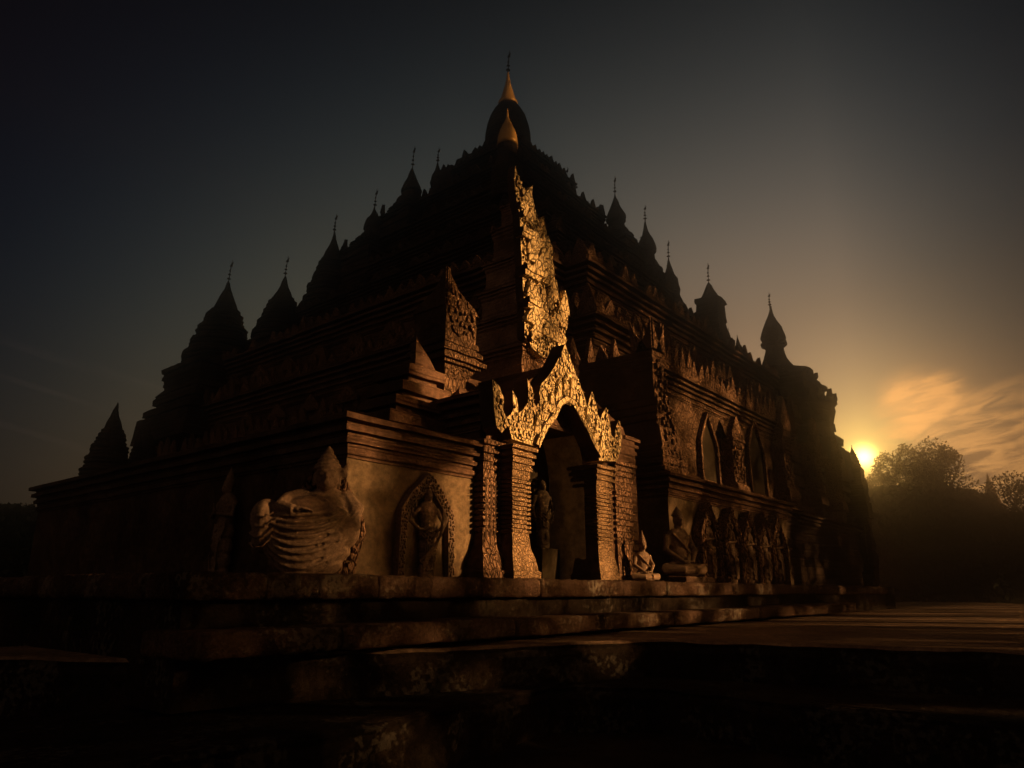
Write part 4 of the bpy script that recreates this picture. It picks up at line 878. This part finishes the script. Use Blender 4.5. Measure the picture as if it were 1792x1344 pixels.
# dusk glow: radiance falls off with the angle from the low sun and with height
angr = mt('ARCCOSINE', sdot); sq_ = mt('SQRT', mt('ADD', angr, .01)); sp_ = mt('MAXIMUM', side, 0); elc = mt('MAXIMUM', el, 0)
WFIT = ((2.58, 10.788, -7.278, -8.756, -1.474, -5.862, -7.586, -6.751), (2.133, 13.558, -7.278, -11.827, 2.186, -8.18, -6.01, -6.174), (-0.609, 5.992, -3.681, -6.133, 6.126, -10.335, -4.698, -4.746))
KW = (3.3, 3.3, 3.3)
cmb = N.new('ShaderNodeCombineXYZ')
for c_ in range(3):
    W_ = WFIT[c_]; t_ = mt('MULTIPLY_ADD', angr, W_[1], W_[0]); t_ = mt('MULTIPLY_ADD', mt('MULTIPLY', angr, angr), W_[2], t_); t_ = mt('MULTIPLY_ADD', sq_, W_[3], t_)
    t_ = mt('MULTIPLY_ADD', elc, W_[4], t_); t_ = mt('MULTIPLY_ADD', mt('MULTIPLY', elc, elc), W_[5], t_); t_ = mt('MULTIPLY_ADD', sp_, W_[6], t_); t_ = mt('MULTIPLY_ADD', mt('MULTIPLY', sp_, sp_), W_[7], t_)
    L.new(mt('MULTIPLY', mt('EXPONENT', t_), KW[c_]), cmb.inputs[c_])
# clouds right of the sun
def blob(s0, e0, rs, re, soft=.6):
    a_ = mt('DIVIDE', mt('SUBTRACT', side, s0), rs); b_ = mt('DIVIDE', mt('SUBTRACT', el, e0), re)
    return mr(mt('SQRT', mt('ADD', mt('MULTIPLY', a_, a_), mt('MULTIPLY', b_, b_))), 1+soft*.5, 1-soft)
mp = N.new('ShaderNodeCombineXYZ')
L.new(mt('MULTIPLY', side, 16.0), mp.inputs[0]); L.new(mt('MULTIPLY', mt('ADD', el, mt('MULTIPLY', side, -.22)), 62.0), mp.inputs[1])
n1 = N.new('ShaderNodeTexNoise'); n1.inputs['Scale'].default_value = 1.0; n1.inputs['Detail'].default_value = 10; n1.inputs['Roughness'].default_value = .6; n1.inputs['Distortion'].default_value = .8; L.new(mp.outputs[0], n1.inputs['Vector'])
b1 = blob(.072, .222, .052, .038); b2 = blob(.17, .195, .10, .04); b3 = blob(.15, .145, .16, .05); b4 = blob(.06, .185, .05, .014)
lit = mt('MAXIMUM', mt('MAXIMUM', b1, b2), mt('MAXIMUM', mt('MULTIPLY', b3, .9), b4))
nf = mr(n1.outputs['Fac'], .36, .62)
front = mt('GREATER_THAN', sdot, .5)
litf = mt('MULTIPLY', mt('MULTIPLY', lit, mt('ADD', mt('MULTIPLY', nf, .75), mt('MULTIPLY', b1, .6))), front, clamp=True)
dark = mt('MULTIPLY', mt('MULTIPLY', blob(.16, .135, .15, .045, .8), mr(n1.outputs['Fac'], .56, .40)), front)
mx = N.new('ShaderNodeMix'); mx.data_type = 'RGBA'; L.new(mt('MULTIPLY', dark, .75), mx.inputs['Factor']); L.new(cmb.outputs[0], mx.inputs['A']); mx.inputs['B'].default_value = (.26*3.3, .15*3.3, .08*3.3, 1)
m4 = N.new('ShaderNodeMix'); m4.data_type = 'RGBA'; L.new(mt('MULTIPLY', litf, .9), m4.inputs['Factor']); L.new(mx.outputs['Result'], m4.inputs['A'])
# cloud brightness drops away from the sun
cb = mr(angr, .06, .22, 1, .42); cv = N.new('ShaderNodeVectorMath'); cv.operation = 'SCALE'; cv.inputs[0].default_value = (2.7*3.3, 1.25*3.3, .36*3.3); L.new(cb, cv.inputs['Scale']); L.new(cv.outputs[0], m4.inputs['B'])
# faint pinkish wisps far left
mq = N.new('ShaderNodeCombineXYZ'); L.new(mt('MULTIPLY', side, 9), mq.inputs[0]); L.new(mt('MULTIPLY', mt('ADD', el, mt('MULTIPLY', side, .48)), 60.0), mq.inputs[1])
n4 = N.new('ShaderNodeTexNoise'); n4.inputs['Scale'].default_value = .8; n4.inputs['Detail'].default_value = 6; L.new(mq.outputs[0], n4.inputs['Vector'])
wl_ = mt('MULTIPLY', mr(n4.outputs['Fac'], .52, .72), mt('MULTIPLY', mr(side, -.6, -.8), mr(el, .33, .24)))
wc = N.new('ShaderNodeVectorMath'); wc.operation = 'SCALE'; wc.inputs[0].default_value = (.035, .021, .016); L.new(wl_, wc.inputs['Scale'])
a2 = N.new('ShaderNodeVectorMath'); a2.operation = 'ADD'; L.new(m4.outputs['Result'], a2.inputs[0]); L.new(wc.outputs[0], a2.inputs[1])
fl = N.new('ShaderNodeVectorMath'); fl.operation = 'SCALE'; fl.inputs[0].default_value = (.10*3.3,.062*3.3,.042*3.3); L.new(mr(sdot, .25, -.5, 0, 1), fl.inputs['Scale'])
a5 = N.new('ShaderNodeVectorMath'); a5.operation = 'ADD'; L.new(a2.outputs[0], a5.inputs[0]); L.new(fl.outputs[0], a5.inputs[1]); a2 = a5
ps = N.new('ShaderNodeVectorMath'); ps.operation = 'SCALE'; ps.inputs[0].default_value = (1, .55, .13); L.new(mt('MULTIPLY', mt('EXPONENT', mt('MULTIPLY', mt('MULTIPLY', angr, angr), -1/radians(.65)**2)), 26*3.3), ps.inputs['Scale'])
a6 = N.new('ShaderNodeVectorMath'); a6.operation = 'ADD'; L.new(a2.outputs[0], a6.inputs[0]); L.new(ps.outputs[0], a6.inputs[1]); a2 = a6
# physical sky underneath, very faint at dusk
sky = N.new('ShaderNodeTexSky'); sky.sky_type = 'NISHITA'; sky.sun_disc = False; sky.sun_elevation = SUN_EL; sky.sun_rotation = pi/2-SUN_AZ
sk = N.new('ShaderNodeVectorMath'); sk.operation = 'SCALE'; L.new(sky.outputs[0], sk.inputs[0]); sk.inputs['Scale'].default_value = .0015
a3 = N.new('ShaderNodeVectorMath'); a3.operation = 'ADD'; L.new(a2.outputs[0], a3.inputs[0]); L.new(sk.outputs[0], a3.inputs[1])
L.new(a3.outputs[0], bg.inputs['Color']); bg.inputs['Strength'].default_value = .1

# ------------------------------------------------------------------ haze
mb = MB(); X0, X1, Y0_, Y1_, Z0, Z1 = -45, 122, -40, 75, -3, 47
mb.add([(X0,Y0_,Z0),(X1,Y0_,Z0),(X1,Y1_,Z0),(X0,Y1_,Z0),(X0,Y0_,Z1),(X1,Y0_,Z1),(X1,Y1_,Z1),(X0,Y1_,Z1)], [(0,3,2,1),(4,5,6,7),(0,1,5,4),(1,2,6,5),(2,3,7,6),(3,0,4,7)])
hm = bpy.data.materials.new('haze'); hm.use_nodes = True; hn_ = hm.node_tree.nodes; hn_.remove(hn_['Principled BSDF'])
pv = hn_.new('ShaderNodeVolumePrincipled'); pv.inputs['Color'].default_value = (.92,.82,.68,1); pv.inputs['Density'].default_value = HAZE; pv.inputs['Anisotropy'].default_value = .96
hm.node_tree.links.new(pv.outputs[0], hn_['Material Output'].inputs['Volume'])
hz_o = mb.build('haze', hm); tag(hz_o, kind='stuff'); hz_o['label'] = 'warm evening haze glowing round the low sun'
# ------------------------------------------------------------------ sun lamp on the shrine
sl = bpy.data.lights.new('sun', 'SUN'); sl.energy = 5; sl.angle = radians(1.1); sl.color = (1,.52,.20)
so = bpy.data.objects.new('sun', sl); COL.objects.link(so)
la = radians(-90+22); le = radians(11)
LD = Vector((cos(la)*cos(le), sin(la)*cos(le), sin(le)))
so.rotation_euler = LD.to_track_quat('Z', 'Y').to_euler()

# ------------------------------------------------------------------ added unseen leaf screen behind the viewer, gaps shaped to light the shrine
def passing(x, z):
    '''share of the low light the grove lets through towards point (x, z) of the front'''
    for (hx, hz, hr, ht) in HOLES:
        if (x-hx)**2+(z-hz)**2 < hr*hr: return ht
    if 10.72 < x < 12.45 and .3 < z < 3.35-1.5*max(0, abs(x-11.6)-.35): return .18
    if z > 8.2 and z < 11.8 and abs(x-13.25) < 1.5-.08*(z-4.3): return .5
    if 9.2 < x < 14.35 and 0 < z < 5.3-.35*max(0, abs(x-11.8)-1.3)*2: return 1
    if z >= 4.3 and z < 11.8 and abs(x-13.25) < 1.5-.08*(z-4.3): return 1
    if 10.2 < x < 12.4 and 4 < z < 8: return .4
    if 14.35 <= x < 24 and .1 < z < 3: return .13-.006*(x-15)
    if 14.35 <= x < 24.5 and 3 <= z < 8.6: return .68-.02*(x-15)
    if 4 < x <= 9.2 and .1 < z < 3.2: return .2 if x > 7.4 else .3
    if 8 < x < 20 and -.5 < z <= .15: return .3
    if 4 < x <= 9 and -.5 < z <= .15: return .16
    if 9 < x < 19 and -1.1 < z <= -.5: return .16
    if -3.5 < z < -.9 and x > 16: return .5
    if z <= .15: return .035
    if z < 14 and x < 32: return .09
    return .02
HOLES = []  # gaps added in the leaf screen so lamp light reaches the gold spires
for (p_, hr, ht) in ((at_d(888, 228, 32), 1.4, .42), (at_d(889, 160, 39.9), 1.4, .4)):
    t_ = (p_.y-8.5)/-LD.y; HOLES.append((p_.x+LD.x*t_, p_.z+LD.z*t_, hr, ht))
GD = 30; rv = random.Random(3); NT = 22
cr_ = [MB() for _ in range(NT)]; gx0, gx1 = -16, 100
LA = .3
for _ in range(390000):
    x = rv.uniform(gx0, gx1); z = rv.uniform(-7, 42)
    T_ = passing(x, z); lam = -math.log(T_)
    if rv.random() > lam/6.6: continue
    p = Vector((x, 8.5, z))+LD*(GD+rv.uniform(-3.5, 3.5))/1.0
    if p.z < -1.6: continue
    a = (LD.cross(Vector((0,0,1)))).normalized()*1.0; b = Vector((0,0,1)); th = rv.uniform(0, pi); q = rv.uniform(-.5,.5)
    u = (a*cos(th)+b*sin(th)+LD*q).normalized()*LA*rv.uniform(.7,1.3); w_ = (b*cos(th)-a*sin(th)+LD*q*.5).normalized()*LA*rv.uniform(.4,.7)
    k_ = min(NT-1, max(0, int((x+rv.gauss(0,.8)-gx0)/(gx1-gx0)*NT)))
    cr_[k_].add([p-u, p-u*.2+w_, p+u, p+u*.1-w_], [(0,1,2,3)])
for i in range(NT):
    xc_ = gx0+(i+.5)*(gx1-gx0)/NT; b = Vector((xc_, 8.5, 0))+LD*(GD+2)
    e = empty('tall_tree', (b.x, b.y, -1.85)); tag(e, 'tall leafy tree of the grove that shades the temple, behind the viewer', 'tree', 'tall trees of the grove behind the viewer')
    reparent(cr_[i].build('crown', M['leaf']), e)
    mb = MB(); tube(mb, [(b.x,b.y,-1.85),(b.x+.3,b.y,10),(b.x-.2,b.y+.3,24),(b.x,b.y,44)], [.25 if abs(xc_-12) < 4 else .7,.2 if abs(xc_-12) < 4 else .5,.35,.1], 8); reparent(mb.build('trunk', M['bark']), e)
scene.view_settings.view_transform = 'Standard'; scene.view_settings.look = 'None'
scene.view_settings.exposure = 1.6; scene.view_settings.gamma = 1
scene.render.engine = 'CYCLES'
scene.cycles.use_denoising = True
scene.cycles.max_bounces = 5
